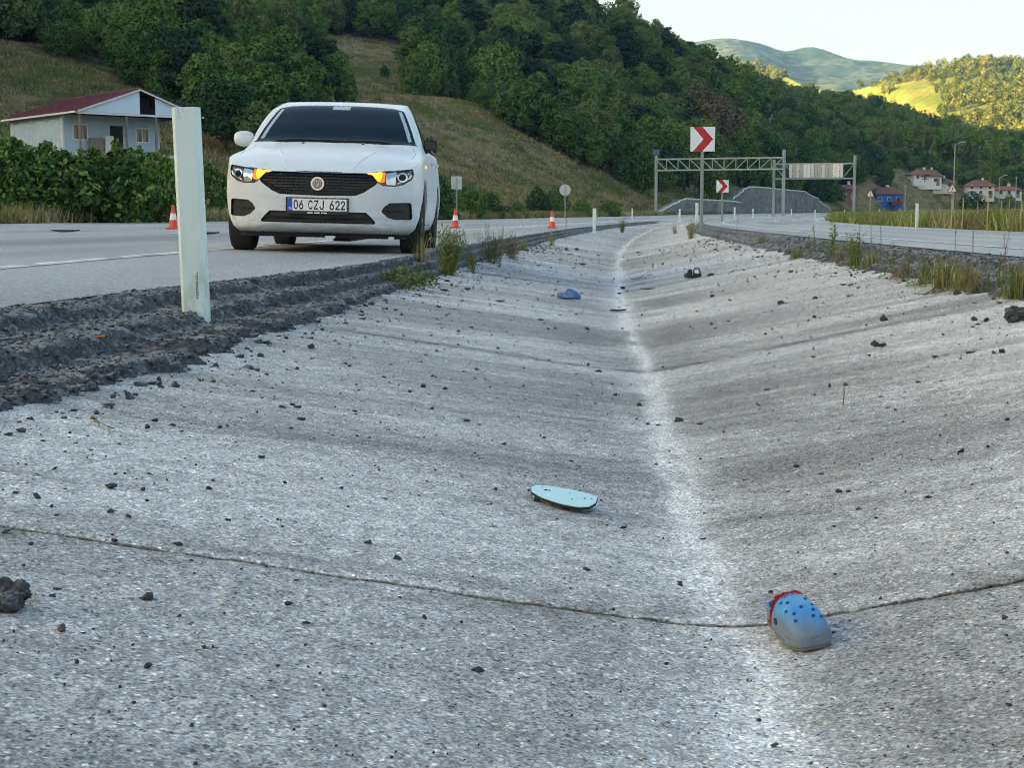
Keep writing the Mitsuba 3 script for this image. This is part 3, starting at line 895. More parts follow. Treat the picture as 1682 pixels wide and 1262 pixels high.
plastic('plate_blue', 0.02, 0.07, 0.42, 0.4)
plastic('ink_black', 0.012, 0.012, 0.014, 0.5)
plastic('amber', 0.62, 0.22, 0.02, 0.25)
plastic('emblem_grey', 0.16, 0.15, 0.16, 0.3, metallic=0.4)

P = PchipInterpolator
CL = 4.53
c_zb = P([0, .03, .08, .15, .3, .55, 1, 3.9, 4.2, 4.4, 4.53], [.32, .245, .215, .20, .19, .18, .17, .17, .21, .26, .42])
c_zs = P([0, .03, .08, .15, .3, .55, .85, 1.15, 1.35, 2, 3, 4, 4.4, 4.53], [.56, .635, .675, .705, .765, .84, .885, .92, .937, .95, .97, .98, .95, .72])
c_zt = P([0, .03, .08, .15, .3, .55, .85, 1.12, 1.24, 1.6, 1.95, 2.15, 2.6, 3.1, 3.4, 3.9, 4.1, 4.4, 4.5, 4.53], [.585, .685, .725, .76, .825, .90, .96, 1.005, 1.025, 1.232, 1.412, 1.455, 1.497, 1.483, 1.43, 1.20, 1.10, 1.06, .97, .76])
c_wr = P([1.2, 1.35, 1.6, 1.95, 2.3, 3, 3.4, 3.9, 4.1, 4.53], [.77, .808, .768, .680, .615, .605, .615, .68, .71, .6])
c_zr = P([1.2, 1.35, 1.6, 1.95, 2.3, 2.8, 3.3, 3.6, 3.95, 4.2, 4.53], [.968, .995, 1.165, 1.372, 1.462, 1.472, 1.428, 1.30, 1.10, 1.03, .74])


def c_W(y):
    y = np.asarray(y, float)
    f = (1 - (1 - np.clip(y / 0.80, 0.004, 1)) ** 3.0) ** (1 / 3.0)
    b = (1 - (1 - np.clip((CL - y) / 0.6, 0.004, 1)) ** 3.2) ** (1 / 3.2)
    return 0.893 * f * b


def c_g(z, z0, zs):
    return np.interp(z, [0.15, 0.22, 0.32, 0.5, 0.62, 0.75, 0.9, 1.0], [0.885, 0.925, 0.975, 1.0, 0.997, 0.985, 0.965, 0.945])


def section(y):
    """Half of the car's cross-section at y, from the belly out and up to the roof: x and z."""
    W, zb, zs, zt = float(c_W(y)), float(c_zb(y)), float(c_zs(y)), float(c_zt(y))
    zs = min(zs, zt - 0.012)
    z = np.linspace(zb, zs, 14)
    x = W * c_g(z, zb, zs)
    x[0] *= 0.955
    ws = x[-1]
    arch = lambda q: zs + (zt - zs) * (1 - np.clip(q / ws, 0, 1) ** 2.7)  # noqa: E731
    k = float(sstep(1.16, 1.36, y) * sstep(4.25, 4.05, y))
    qb, qc = 0.955 * ws, 0.84 * ws
    xb, zb_ = (1 - k) * qb + k * min(0.84, 0.985 * ws), (1 - k) * float(arch(qb)) + k * (zs + 0.03)
    wr, zr = float(c_wr(max(1.2, y))), float(c_zr(max(1.2, y)))
    xc_, zc_ = (1 - k) * qc + k * min(wr, 0.955 * ws), (1 - k) * float(arch(qc)) + k * min(max(zr, zb_ + 0.004), zt - 0.004)
    xt = np.linspace(xc_, 0, 12)
    ztp = zc_ + (zt - zc_) * (1 - (xt / max(xc_, 1e-6)) ** 3.2)
    xs = np.concatenate([x, np.linspace(ws, xb, 4)[1:], np.linspace(xb, xc_, 6)[1:], xt[1:]])
    zz_ = np.concatenate([z, np.linspace(zs, zb_, 4)[1:], np.linspace(zb_, zc_, 6)[1:], ztp[1:]])
    return xs, np.maximum.accumulate(zz_ + np.arange(len(zz_)) * 1e-6)


CY = np.unique(np.concatenate([[0, .006, .015, .03, .05, .075, .1, .13, .17, .22, .28], np.linspace(.35, 1.1, 12), np.linspace(1.15, 2.4, 26), np.linspace(2.5, 4.1, 22), [4.2, 4.3, 4.38, 4.44, 4.48, 4.51, 4.53]]))
SEC = [section(y) for y in CY]


def hw(y, z):
    """Half width of the car at (y, z)."""
    y, z = np.asarray(y, float), np.asarray(z, float)
    i = np.clip(np.searchsorted(CY, y) - 1, 0, len(CY) - 2)
    f = (y - CY[i]) / (CY[i + 1] - CY[i])
    out = np.empty(y.shape)
    for k in np.ndindex(y.shape):
        a, b = SEC[i[k]], SEC[i[k] + 1]
        g = lambda s: np.interp(z[k], s[1], s[0]) if s[1][0] <= z[k] <= s[1][-1] else -0.02  # noqa: E731
        out[k] = g(a) * (1 - f[k]) + g(b) * f[k]
    return out


_YS = np.linspace(0, 1.1, 111)
_ZS = np.linspace(0.15, 1.0, 86)
_HW = hw(*np.meshgrid(_YS, _ZS, indexing='ij'))


def yfront(x, z):
    """How far back the car's front face lies at (x, z)."""
    x, z = np.abs(np.asarray(x, float)), np.asarray(z, float)
    j = np.clip((z - 0.15) / 0.01, 0, 84.999)
    j0 = j.astype(int)
    fj = j - j0
    out = np.empty(x.shape)
    for k in np.ndindex(x.shape):
        prof = np.maximum.accumulate(_HW[:, j0[k]] * (1 - fj[k]) + _HW[:, j0[k] + 1] * fj[k] + np.arange(111) * 1e-7)
        out[k] = np.interp(x[k], prof, _YS)
    return out


def ztop(x, y):
    x, y = np.abs(np.asarray(x, float)), np.asarray(y, float)
    i = np.clip(np.searchsorted(CY, y) - 1, 0, len(CY) - 2)
    f = (y - CY[i]) / (CY[i + 1] - CY[i])
    out = np.empty(x.shape)
    for k in np.ndindex(x.shape):
        r = []
        for s in (SEC[i[k]], SEC[i[k] + 1]):
            r.append(np.interp(x[k], s[0][13:][::-1], s[1][13:][::-1]))
        out[k] = r[0] * (1 - f[k]) + r[1] * f[k]
    return out


def to_man(m):
    return m3.Manifold(m3.Mesh(vert_properties=np.asarray(m.vertices, np.float32), tri_verts=np.asarray(m.faces, np.uint32)))


def to_tri(M):
    k = M.to_mesh()
    return trimesh.Trimesh(np.array(k.vert_properties[:, :3], float), np.array(k.tri_verts), process=False)


def rounded(pts, r=0.012):
    return sg.Polygon(pts).buffer(-r).buffer(2 * r).buffer(-r)


def conform(poly, d0, d1, face='front', length=0.03):
    """A slab over a patch of the car's skin, from d0 to d1 metres below it (negative: proud)."""
    if not isinstance(poly, sg.Polygon):
        poly = sg.Polygon(poly)
    poly = sg.polygon.orient(poly.simplify(0.0008))
    cs = m3.CrossSection([np.array(poly.exterior.coords)[:-1]] + [np.array(q.coords)[:-1] for q in poly.interiors])
    t = to_tri(m3.Manifold.extrude(cs, d1 - d0).refine_to_length(length))
    a, b, h = t.vertices.T
    if face == 'front':
        v, flip = np.stack([a, yfront(a, b) + d0 + h, b], 1), True
    elif face == 'top':
        z = ztop(a, b)
        gx_, gy_ = (ztop(a + .01, b) - ztop(a - .01, b)) / .02, (ztop(a, b + .01) - ztop(a, b - .01)) / .02
        n_ = np.stack([-gx_, -gy_, np.ones_like(gx_)], 1)
        n_ /= np.linalg.norm(n_, axis=1, keepdims=True)
        v, flip = np.stack([a, b, z], 1) - n_ * (d0 + h)[:, None], True
    else:
        s = 1 if face == 'right' else -1
        v, flip = np.stack([s * (hw(a, b) - d0 - h), a, b], 1), face == 'right'
    f = t.faces[:, ::-1] if flip else t.faces
    return trimesh.Trimesh(v, f, process=False)


# body: loft, then wheel wells and openings cut out
rings = []
for y, (x, z) in zip(CY, SEC):
    rings.append(np.vstack([np.stack([x, np.full_like(x, y), z], 1), np.stack([-x[-2::-1], np.full(len(x) - 1, y), z[-2::-1]], 1)]))
n_ = len(rings[0])
V = np.vstack(rings)
F = []
for i in range(len(rings) - 1):
    for j in range(n_):
        a, b = i * n_ + j, i * n_ + (j + 1) % n_
        F += [[a, a + n_, b], [b, a + n_, b + n_]]
V = np.vstack([V, [[0, 0, 0.45], [0, CL, 0.6]]])
for j in range(n_):
    F.append([len(V) - 2, j, (j + 1) % n_])
    F.append([len(V) - 1, (len(rings) - 1) * n_ + (j + 1) % n_, (len(rings) - 1) * n_ + j])
loft = trimesh.Trimesh(V, F, process=False)
if loft.volume < 0:
    loft.faces = loft.faces[:, ::-1]
body = to_man(loft)
AX = [0.86, 3.50]
for y in AX:
    c = m3.Manifold.cylinder(2.4, 0.355, 0.355, 48, True).rotate([0, 90, 0]).translate([0, y, 0.335])
    body = body - (c - m3.Manifold.cube([1.24, 2, 2], True).translate([0, y, 0.3]))
GRILLE = rounded([(-.405, .715), (0, .708), (.405, .715), (.47, .70), (.515, .64), (.50, .615), (.40, .545), (.33, .515), (0, .508), (-.33, .515), (-.40, .545), (-.50, .615), (-.515, .64), (-.47, .70)])
LOWER = rounded([(-.42, .372), (.42, .372), (.455, .34), (.505, .285), (.49, .272), (-.49, .272), (-.505, .285), (-.455, .34)])
VENT = rounded([(.545, .385), (.575, .43), (.62, .462), (.78, .470), (.80, .46), (.808, .33), (.79, .318), (.66, .315), (.60, .335)], 0.02)
LIGHT = rounded([(.395, .716), (.50, .728), (.70, .752), (.80, .768), (.818, .728), (.80, .672), (.73, .622), (.66, .604), (.56, .606), (.52, .630), (.47, .695)], 0.01)
mirror2 = lambda p: sg.Polygon([(-a, b) for a, b in p.exterior.coords])  # noqa: E731
for p in (GRILLE, LOWER, VENT, mirror2(VENT), LIGHT, mirror2(LIGHT)):
    d = 0.035 if p is not LIGHT else 0.03
    body = body - to_man(conform(p, -0.06, d))
shell = to_tri(body)
CAR_LABEL = 'white saloon car with amber hazard lights lit, parked at the road edge facing the ditch'
car = thing('car', CAR_LABEL, 'car')
CAR_TW = T().translate([-1.70, 13.3, 0.375]).rotate([0, 1, 0], 1.5).rotate([0, 0, 1], 0.3)
CARP = []


def cp(name, mesh, bsdf, smooth=30, label=None, **k):
    kk = part(car, name, mesh, bsdf, CAR_TW, label, smooth=smooth, **k)
    CARP.append(kk)
    return kk


cp('body', shell, 'car_paint', 32)


def cup(p, d):
    return to_tri(to_man(conform(p.buffer(0.001), 0.002, d + 0.004)) - to_man(conform(p.buffer(-0.006), -0.05, d)))


g_ = cp('grille', cup(GRILLE, 0.03), 'black_plastic')
bars = []
for r_, z in enumerate(np.arange(0.53, 0.71, 0.026)):
    L = GRILLE.buffer(-0.012).intersection(sg.box(-1, z - 0.003, 1, z + 0.003))
    if not L.is_empty:
        bars.append(conform(L if isinstance(L, sg.Polygon) else max(L.geoms, key=lambda q: q.area), 0.006, 0.02))
    for x in np.arange(-0.5 + 0.045 * (r_ % 2), 0.5, 0.09):
        q = GRILLE.buffer(-0.012).intersection(sg.box(x - 0.003, z, x + 0.003, z + 0.026))
        if isinstance(q, sg.Polygon) and q.area > 3e-5:
            bars.append(conform(q, 0.008, 0.02))
part(g_, 'mesh', cat(bars), 'black_gloss', CAR_TW)
CARP.append(f'{g_}__mesh')
cp('lower_grille', cup(LOWER, 0.03), 'black_plastic')
cp('lower_slat', conform(LOWER.buffer(-0.01).intersection(sg.box(-.47, .318, .47, .328)), 0.004, 0.03), 'black_gloss')
cp('bumper_vent', cup(VENT, 0.03), 'black_plastic')
cp('bumper_vent', cup(mirror2(VENT), 0.03), 'black_plastic')
for s in (1, -1):
    fl = (lambda p: p) if s > 0 else mirror2
    cp('vent_blade', conform(fl(sg.box(.60, .385, .79, .395)), 0.012, 0.03), 'black_gloss')
    h_ = cp('headlight', cup(fl(LIGHT), 0.026), 'lamp_dark')
    for nm, mesh, b in (('reflector', conform(fl(rounded([(.580, .718), (.67, .737), (.665, .618), (.585, .620)], .008)), 0.010, 0.024), 'lamp_silver'),
                        ('projector', conform(fl(sg.Point(.722, .688).buffer(.042)), 0.0, 0.024), 'lamp_silver'),
                        ('projector', conform(fl(sg.Point(.722, .688).buffer(.029)), -0.006, 0.01), 'car_glass'),
                        ('running_light', conform(fl(rounded([(.68, .626), (.79, .682), (.80, .715), (.785, .715), (.77, .684), (.68, .638)], .002)), 0.006, 0.02), 'plate_white')):
        kk = part(h_, nm, mesh, b, CAR_TW, smooth=30)
        CARP.append(kk)
    lamp = conform(fl(rounded([(.400, .714), (.545, .730), (.55, .70), (.535, .640), (.512, .650), (.47, .695)], .004)), 0.002, 0.02)
    kk = part(h_, 'indicator', lamp, 'amber', CAR_TW, 'glowing amber indicator', smooth=30)
    scene[kk]['emitter'] = {'type': 'area', 'radiance': rgb(0.36, 0.075, 0.001)}
    CARP.append(kk)
    kk = part(h_, 'indicator_lens', conform(fl(rounded([(.50, .722), (.575, .728), (.575, .640), (.535, .634), (.505, .655)], .006)), 0.008, 0.016), 'amber', CAR_TW, smooth=30)
    scene[kk]['emitter'] = {'type': 'area', 'radiance': rgb(0.050, 0.006, 0.0002)}
    CARP.append(kk)
# plate
PZ = 0.428
py0 = float(yfront(np.array([0.0]), np.array([PZ]))[0])
pl_ = cp('number_plate', box(0.52, 0.010, 0.112, (0, py0 - 0.022, PZ), 0.003), 'plate_white', False)
holder = cat([box(0.545, 0.02, 0.135, (0, py0 - 0.006, PZ - 0.004)), box(0.54, 0.014, 0.022, (0, py0 - 0.020, PZ - 0.069))])
cp('plate_holder', holder, 'black_plastic', False)


def lettering(text, height, width, centre, bold=True, depth=0.0015):
    m = meshkit.text_mesh(text, height, depth, bold)
    w = m.bounds[1][0] - m.bounds[0][0]
    m.apply_translation([-m.bounds[0][0] - w / 2, -height / 2, 0])
    m.apply_scale([width / w if width else 1, 1, 1])
    m.apply_transform(trimesh.transformations.rotation_matrix(PI / 2, [1, 0, 0]))
    m.apply_translation(centre)
    return m


CHARS = [lettering(s, 0.076, .038, (x, py0 - 0.0275, PZ)) for s, x in (('0', -.184), ('6', -.137), ('C', -.057), ('Z', -.008), ('J', .041), ('6', .128), ('2', .177), ('2', .224))]
for nm, mesh, b in tuple(('character', c_, 'ink_black') for c_ in CHARS) + (('blue_band', box(0.042, 0.0012, 0.104, (-.235, py0 - 0.0277, PZ)), 'plate_blue'), ('country_code', lettering('TR', 0.022, 0.026, (-.235, py0 - 0.0285, PZ - 0.034)), 'plate_white'),
                    ('border', cat([box(0.516, 0.001, 0.004, (0, py0 - 0.0276, PZ + s * 0.053)) for s in (-1, 1)] + [box(0.004, 0.001, 0.108, (s * 0.2575, py0 - 0.0276, PZ)) for s in (-1, 1)]), 'ink_black'),
                    ('holder_print', cat([box(0.05, 0.001, 0.010, (x, py0 - 0.0275, PZ - 0.069)) for x in (-.06, .0, .06)]), 'plate_white')):
    CARP.append(part(pl_, nm, mesh, b, CAR_TW, smooth=False))
# round badge
bz = 0.612
by = float(yfront(np.array([0.0]), np.array([bz]))[0]) - 0.012
ring = trimesh.creation.annulus(0.044, 0.058, 0.016, sections=40)
disc = trimesh.creation.cylinder(0.046, 0.010, sections=40)
for m in (ring, disc):
    m.apply_transform(trimesh.transformations.rotation_matrix(PI / 2, [1, 0, 0]))
    m.apply_translation([0, by, bz])
b_ = cp('badge', ring, 'chrome')
CARP.append(part(b_, 'disc', disc, 'emblem_grey', CAR_TW, smooth=30))
CARP.append(part(b_, 'lettering', lettering('FIAT', 0.056, 0.062, (0, by - 0.006, bz), False, 0.003), 'chrome', CAR_TW, smooth=False))
# glass
WS = rounded([(-.765, 1.385), (-.44, 1.272), (0, 1.242), (.44, 1.272), (.765, 1.385), (.605, 1.92), (.52, 1.955), (0, 1.97), (-.52, 1.955), (-.605, 1.92)], 0.02)
w_ = cp('windscreen', conform(WS, -0.004, 0.004, 'top', 0.05), 'car_glass')
CARP.append(part(w_, 'sensor_box', conform(sg.box(-.085, 1.84, .085, 1.935), -0.0065, -0.003, 'top'), 'glass_edge', CAR_TW, smooth=30))
for s in (1, -1):
    CARP.append(part(w_, 'edge_strip', conform(sg.Polygon([(s * .722, 1.42), (s * .690, 1.40), (s * .56, 1.87), (s * .586, 1.89)]), -0.0062, -0.003, 'top'), 'glass_edge', CAR_TW, smooth=30))
cp('scuttle', conform(sg.Polygon([(-.78, 1.385), (-.46, 1.256), (0, 1.222), (.46, 1.256), (.78, 1.385), (.75, 1.392), (.44, 1.280), (0, 1.250), (-.44, 1.280), (-.75, 1.392)]), -0.006, 0.004, 'top', 0.05), 'black_plastic')
wip = [conform(sg.LineString([(-.55, 1.305), (-.25, 1.285), (.12, 1.262)]).buffer(.008), -0.020, -0.006, 'top'), conform(sg.LineString([(-.02, 1.262), (.25, 1.278), (.52, 1.30)]).buffer(.008), -0.020, -0.006, 'top')]
for m in wip:
    cp('wiper', m, 'black_plastic')
for s in (1, -1):
    cp('washer_nozzle', conform(sg.Point(s * .28, 1.16).buffer(.014), -0.008, 0.002, 'top'), 'black_plastic')
    cp('hood_seam', conform(sg.LineString([(s * .775, .62), (s * .785, .85), (s * .775, 1.15), (s * .745, 1.30)]).buffer(.0025), -0.0004, 0.004, 'top'), 'lamp_dark')
    cp('hood_crease', conform(sg.LineString([(s * .30, .16), (s * .42, .6), (s * .50, 1.1)]).buffer(.007), -0.006, 0.004, 'top'), 'car_paint')
for s in (1, -1):
    cp('bumper_crease', conform(sg.LineString([(s * .42, .500), (s * .56, .530), (s * .70, .560), (s * .80, .585)]).buffer(.006), -0.005, 0.004), 'car_paint')
    cp('bumper_crease', conform(sg.LineString([(s * .56, .29), (s * .66, .275), (s * .78, .285)]).buffer(.006), -0.006, 0.004), 'car_paint')
cp('hood_edge', conform(sg.LineString([(-.62, .742), (-.40, .722), (0, .715), (.40, .722), (.62, .742)]).buffer(.003), -0.0008, 0.004), 'black_plastic')
for f_ in ('right', 'left'):
    cp('side_window', conform(sg.Polygon([(1.55, 1.01), (2.50, 1.015), (2.52, 1.385), (2.10, 1.375)]).buffer(.012), -0.004, 0.004, f_, 0.06), 'car_glass')
    cp('side_window', conform(sg.Polygon([(2.58, 1.012), (3.62, 1.025), (3.36, 1.34), (2.60, 1.385)]).buffer(.012), -0.004, 0.004, f_, 0.06), 'car_glass')
    cp('door_seam', conform(sg.LineString([(1.42, .93), (1.36, .72), (1.36, .27), (2.55, .26), (2.56, .96)]).buffer(.003), -0.0006, 0.004, f_, 0.06), 'black_plastic')
    cp('door_handle', conform(rounded([(2.28, .87), (2.50, .88), (2.50, .905), (2.28, .895)], .005), -0.035, -0.008, f_), 'car_paint')
    cp('door_handle', conform(rounded([(3.28, .885), (3.49, .895), (3.49, .92), (3.28, .91)], .005), -0.035, -0.008, f_), 'car_paint')
    kk = cp('side_indicator', conform(rounded([(1.12, .80), (1.20, .805), (1.20, .83), (1.12, .825)], .003), -0.008, 0.002, f_), 'amber')
    if f_ == 'right':
        scene[kk]['emitter'] = {'type': 'area', 'radiance': rgb(0.16, 0.045, 0.003)}
    cp('sill_trim', conform(sg.box(1.28, .175, 3.10, .21), -0.004, 0.004, f_, 0.08), 'black_plastic')
# underside and wheels
cp('underbody', cat([box(1.5, 3.6, 0.05, (0, 2.3, 0.165)), box(1.2, 0.4, 0.05, (0, 0.75, 0.185)), box(0.16, 2.6, 0.06, (0.1, 2.4, 0.13)), box(1.1, 0.10, 0.08, (0, 3.5, 0.20)), box(0.5, 0.35, 0.12, (0.35, 4.1, 0.22))]), 'black_plastic', False)
cp('tow_bracket', cat([box(0.09, 0.02, 0.02, (0.08, 0.30, 0.150)), box(0.05, 0.03, 0.03, (0.62, 0.36, 0.150))]), 'lamp_silver', False)
prof = [(0.185, -.078), (0.205, -.094), (0.255, -.102), (0.295, -.098), (0.309, -.082), (0.3135, -.05), (0.315, 0), (0.3135, .05), (0.309, .082), (0.295, .098), (0.255, .102), (0.205, .094), (0.185, .078)]
tyre_m = trimesh.creation.revolve(np.array(prof + [prof[0]]), sections=48)
hub = trimesh.creation.revolve(np.array([(0.0, .058), (.05, .066), (.07, .055), (.16, .070), (.186, .085), (.195, .080), (.195, -.07), (.0, -.07), (.0, .058)]), sections=40)
spokes = []
for k in range(7):
    s_ = box(0.045, 0.13, 0.02, (0, 0.115, 0.074), 0.006)
    s_.apply_transform(trimesh.transformations.rotation_matrix(k * 2 * PI / 7, [0, 0, 1]))
    spokes.append(s_)
for y in AX:
    for s in (1, -1):
        R_ = trimesh.transformations.rotation_matrix(s * PI / 2, [0, 1, 0])
        Mt = trimesh.transformations.translation_matrix([s * 0.775, y, 0.314]) @ R_
        wk = cp('wheel', tyre_m.copy().apply_transform(Mt), 'tyre')
        for nm, mesh, b in (('rim', hub, 'black_plastic'), ('spokes', cat(spokes), 'alloy')):
            CARP.append(part(wk, nm, mesh.copy().apply_transform(Mt), b, CAR_TW, smooth=30))
# mirrors
mc = trimesh.creation.icosphere(subdivisions=3)
mc.vertices = np.sign(mc.vertices) * np.abs(mc.vertices) ** 0.8 * [0.098, 0.075, 0.074]
arm = tube([(-.80, 1.60, .985), (-.86, 1.58, 1.0), (-.90, 1.57, 1.02)], [.035, .03, .03], 8)
cap_ = mc.copy()
cap_.apply_translation([-.905, 1.57, 1.055])
m_ = cp('wing_mirror', cap_, 'car_paint')
CARP.append(part(m_, 'arm', arm, 'black_plastic', CAR_TW, smooth=40))
br = cat([tube([(.80, 1.60, .975), (.85, 1.585, .99), (.89, 1.58, 1.0)], [.038, .034, .03], 8), box(.105, .07, .10, (.885, 1.58, 1.035), .012), box(.03, .05, .05, (.90, 1.56, 1.10), .008), box(.025, .04, .04, (.862, 1.57, 1.095), .008), box(.04, .03, .12, (.935, 1.60, 1.03), .01)])
cp('wing_mirror', br, 'black_plastic', 30, 'bare black mirror stump with its cap and glass gone')


def copy_car(tw, label, paint=None):
    k = thing('car', label, 'car', 'white cars parked behind the hedge')
    for s in CARP:
        if any(q in s for q in ('mesh', 'crease', 'holder_print', 'nozzle', 'lettering', 'character', 'code', 'border', 'seam')):
            continue
        d = dict(scene[s])
        d.pop('emitter', None)
        d['to_world'] = tw
        scene[k + s[len(car):]] = d


for px, d, rot, lab in [(-12, 60, 200, 'white car at the left edge of the picture, mostly cut off, beside the hedge'), (80, 63, 75, 'white car glimpsed through the middle of the leafy hedge'), (208, 64, 110, 'white car whose tail shows at the right end of the hedge')]:
    x = at(px, 340, d)[0]
    copy_car(T().translate([x, d, float(terrain(x, d)) + 0.04]).rotate([0, 0, 1], rot).translate([0, -2.2, 0]), lab)
# ------------------------------------------------------------------ road furniture
def f_post(p, n, uv):
    k = smoothstep(0.75, 0.30, p.z) * smoothstep(0.40, 0.66, fbm(p.x * 30, p.y * 30, p.z * 9, 4))
    s = smoothstep(0.70, 0.76, noise(p.x * 160, p.y * 160, p.z * 14)) * smoothstep(0.5, 0.7, noise(p.x * 9, p.y * 9, p.z * 5))
    return mix(mix(mi.Color3f(0.58, 0.68, 0.66), mi.Color3f(0.36, 0.36, 0.32), k * 0.55), mi.Color3f(0.34, 0.40, 0.40), s * 0.6)


mat('post_white', {'type': 'principled', 'base_color': proc(f_post), 'roughness': 0.42})
plastic('post_print', 0.16, 0.19, 0.20, 0.6)
plastic('cone_orange', 0.62, 0.055, 0.03, 0.4)
plastic('cone_white', 0.72, 0.72, 0.72, 0.4)
plastic('sign_white', 0.68, 0.71, 0.74, 0.35)
plastic('sign_red', 0.42, 0.010, 0.014, 0.4)
plastic('galvanised', 0.23, 0.255, 0.265, 0.45, metallic=0.35)
plastic('galvanised_pale', 0.27, 0.31, 0.325, 0.45, metallic=0.2)
plastic('sign_back', 0.46, 0.48, 0.48, 0.4)


def ground_z(x, y):
    t = float(x - xc(y))
    if -wl(y) < t < WR:
        return float(z_conc(t, y))
    if t_far(y) < t < T_RIGHT and y < 420:
        if -wl(y) - wa(y) < t < 0:
            return float(lift(y) + np.interp(-t, [wl(y), wl(y) + wa(y)], [0.22, 0.37]))
        if 0 < t < WR + WAR:
            return float(lift(y) + np.interp(t, [WR, WR + WAR], [0.33, 0.45]))
        return float(z_left(t, y) if t < 0 else z_right(t, y))
    return float(terrain(x, y))


def post_mesh(w, d, h):
    s = sg.Polygon([(-w / 2, d * 0.15), (-w * 0.36, -d / 2), (w * 0.36, -d / 2), (w / 2, d * 0.15), (w * 0.42, d / 2), (-w * 0.42, d / 2)]).buffer(-0.004).buffer(0.004)
    m = trimesh.creation.extrude_polygon(s, h + 0.12, engine='earcut')
    m.apply_translation([0, 0, -0.12])
    return m


POSTS = [(320, 6.25, 0.895, -1.6, 'tall pale marker post in the foreground, standing in broken asphalt left of the car'),
         (976, 50, 0.80, 0.5, 'white marker post right of the third cone on the left edge of the ditch'),
         (1144, 60, 0.85, 0, 'white marker post standing just left of the large chevron sign'),
         (1116, 98, 0.9, 0, 'small white marker post left of the one beside the large chevron sign'),
         (1038, 128, 0.9, 0, 'distant white marker post at the far roadside right of the round sign'),
         (832, 140, 0.9, 0, 'distant white marker post beside the small grey roadside box'),
         (1206, 112, 0.9, 0, 'white marker post in front of the wall, right of the small chevron sign'),
         (1236, 140, 0.9, 0, 'thin white marker post in front of the wall, second right of the small chevron sign'),
         (1299, 150, 0.9, 0, 'white marker post just right of the middle gantry legs'),
         (1338, 158, 0.9, 0, 'white marker post under the sign panel of the right gantry'),
         (1386, 168, 0.9, 0, 'white marker post close to the right leg of the right gantry'),
         (1505, 56, 0.88, 0, 'white marker post at the near tip of the grass island'),
         (1443, 225, 1.0, 0, 'tiny white marker post in front of the blue house'),
         (1477, 235, 1.0, 0, 'tiny white marker post right of the blue house'),
         (1542, 240, 1.0, 0, 'tiny white marker post behind the grass island')]
for i, (px, d, h, lean, lab) in enumerate(POSTS):
    x = float(at(px, 400, d)[0])
    z = 0.235 if i == 0 else ground_z(x, d)
    k = thing('marker_post', lab, 'marker post', None if i == 0 else 'white marker posts along the road')
    tw = T().translate([x, d, z]).rotate([0, 1, 0], lean).rotate([0, 0, 1], 4 if i == 0 else 0)
    part(k, 'shaft', post_mesh(0.116, 0.075, h), 'post_white', tw, smooth=False)
    if i == 0:
        bars = [box(0.003, 0.0012, 0.10, (0.012 + 0.006 * j, -0.0382, 0.17 + 0.012 * (j % 2))) for j in range(2)] + [box(0.008, 0.0012, 0.003, (0.016, -0.0382, 0.125 + 0.011 * j)) for j in range(9)]
        part(k, 'small_print', cat(bars), 'post_print', tw, 'narrow vertical strip of tiny dark print', smooth=False)
        labels[f'{k}__small_print']['kind'] = 'stuff'
for px, d, lab in [(285, 33, 'orange traffic cone half hidden by the tall pale marker post'), (748, 41.5, 'orange and white traffic cone just right of the car'), (907, 46, 'orange traffic cone farther right, between the square and the round sign')]:
    x = float(at(px, 378, d)[0])
    k = thing('traffic_cone', lab, 'traffic cone', 'traffic cones closing the lane')
    tw = T().translate([x, d, ground_z(x, d) + 0.006])
    c = lambda a, b, r0, r1: trimesh.creation.revolve(np.array([(0, a), (r0, a), (r1, b), (0, b)]), sections=24)  # noqa: E731
    r_at = lambda z: 0.105 - 0.075 * z / 0.5  # noqa: E731
    part(k, 'foot', cat([box(0.30, 0.30, 0.03, (0, 0, 0.015), 0.008)]), 'cone_orange', tw, smooth=False)
    for nm, a, b, mt in (('lower_body', 0.03, 0.20, 'cone_orange'), ('white_band', 0.20, 0.34, 'cone_white'), ('tip', 0.34, 0.52, 'cone_orange')):
        part(k, nm, c(a, b, r_at(a) + (0.002 if nm == 'white_band' else 0), r_at(b) + (0.002 if nm == 'white_band' else 0)), mt, tw, smooth=35)


def chevron(px, d, size, lab, top):
    x = float(at(px, 360, d)[0])
    z = ground_z(x, d)
    k = thing('chevron_sign', lab, 'road sign')
    tw = T().translate([x, d, z])
    part(k, 'post', cat([box(0.075, 0.06, top - size * 0.2 + 0.3, (0, 0.045, (top - size * 0.2) / 2 - 0.15), 0.008)]), 'galvanised', tw, smooth=False)
    part(k, 'plate', box(size, 0.012, size, (0, 0, top - size / 2), 0.003), 'sign_white', tw, smooth=False)
    s = size
    a = sg.Polygon([(-.40, .5), (-.02, .5), (.43, .0), (-.02, -.5), (-.40, -.5), (.03, 0)])
    m = trimesh.creation.extrude_polygon(sg.Polygon([(p * s, q * s) for p, q in a.exterior.coords]), 0.003, engine='earcut')
    m.apply_transform(trimesh.transformations.rotation_matrix(PI / 2, [1, 0, 0]))
    m.apply_translation([0, -0.0062, top - s / 2])
    part(k, 'chevron', m, 'sign_red', tw, smooth=False)
    part(k, 'bracket', cat([box(s * 0.6, 0.03, 0.03, (0, 0.012, top - s * 0.3)), box(s * 0.6, 0.03, 0.03, (0, 0.012, top - s * 0.7))]), 'galvanised', tw, smooth=False)


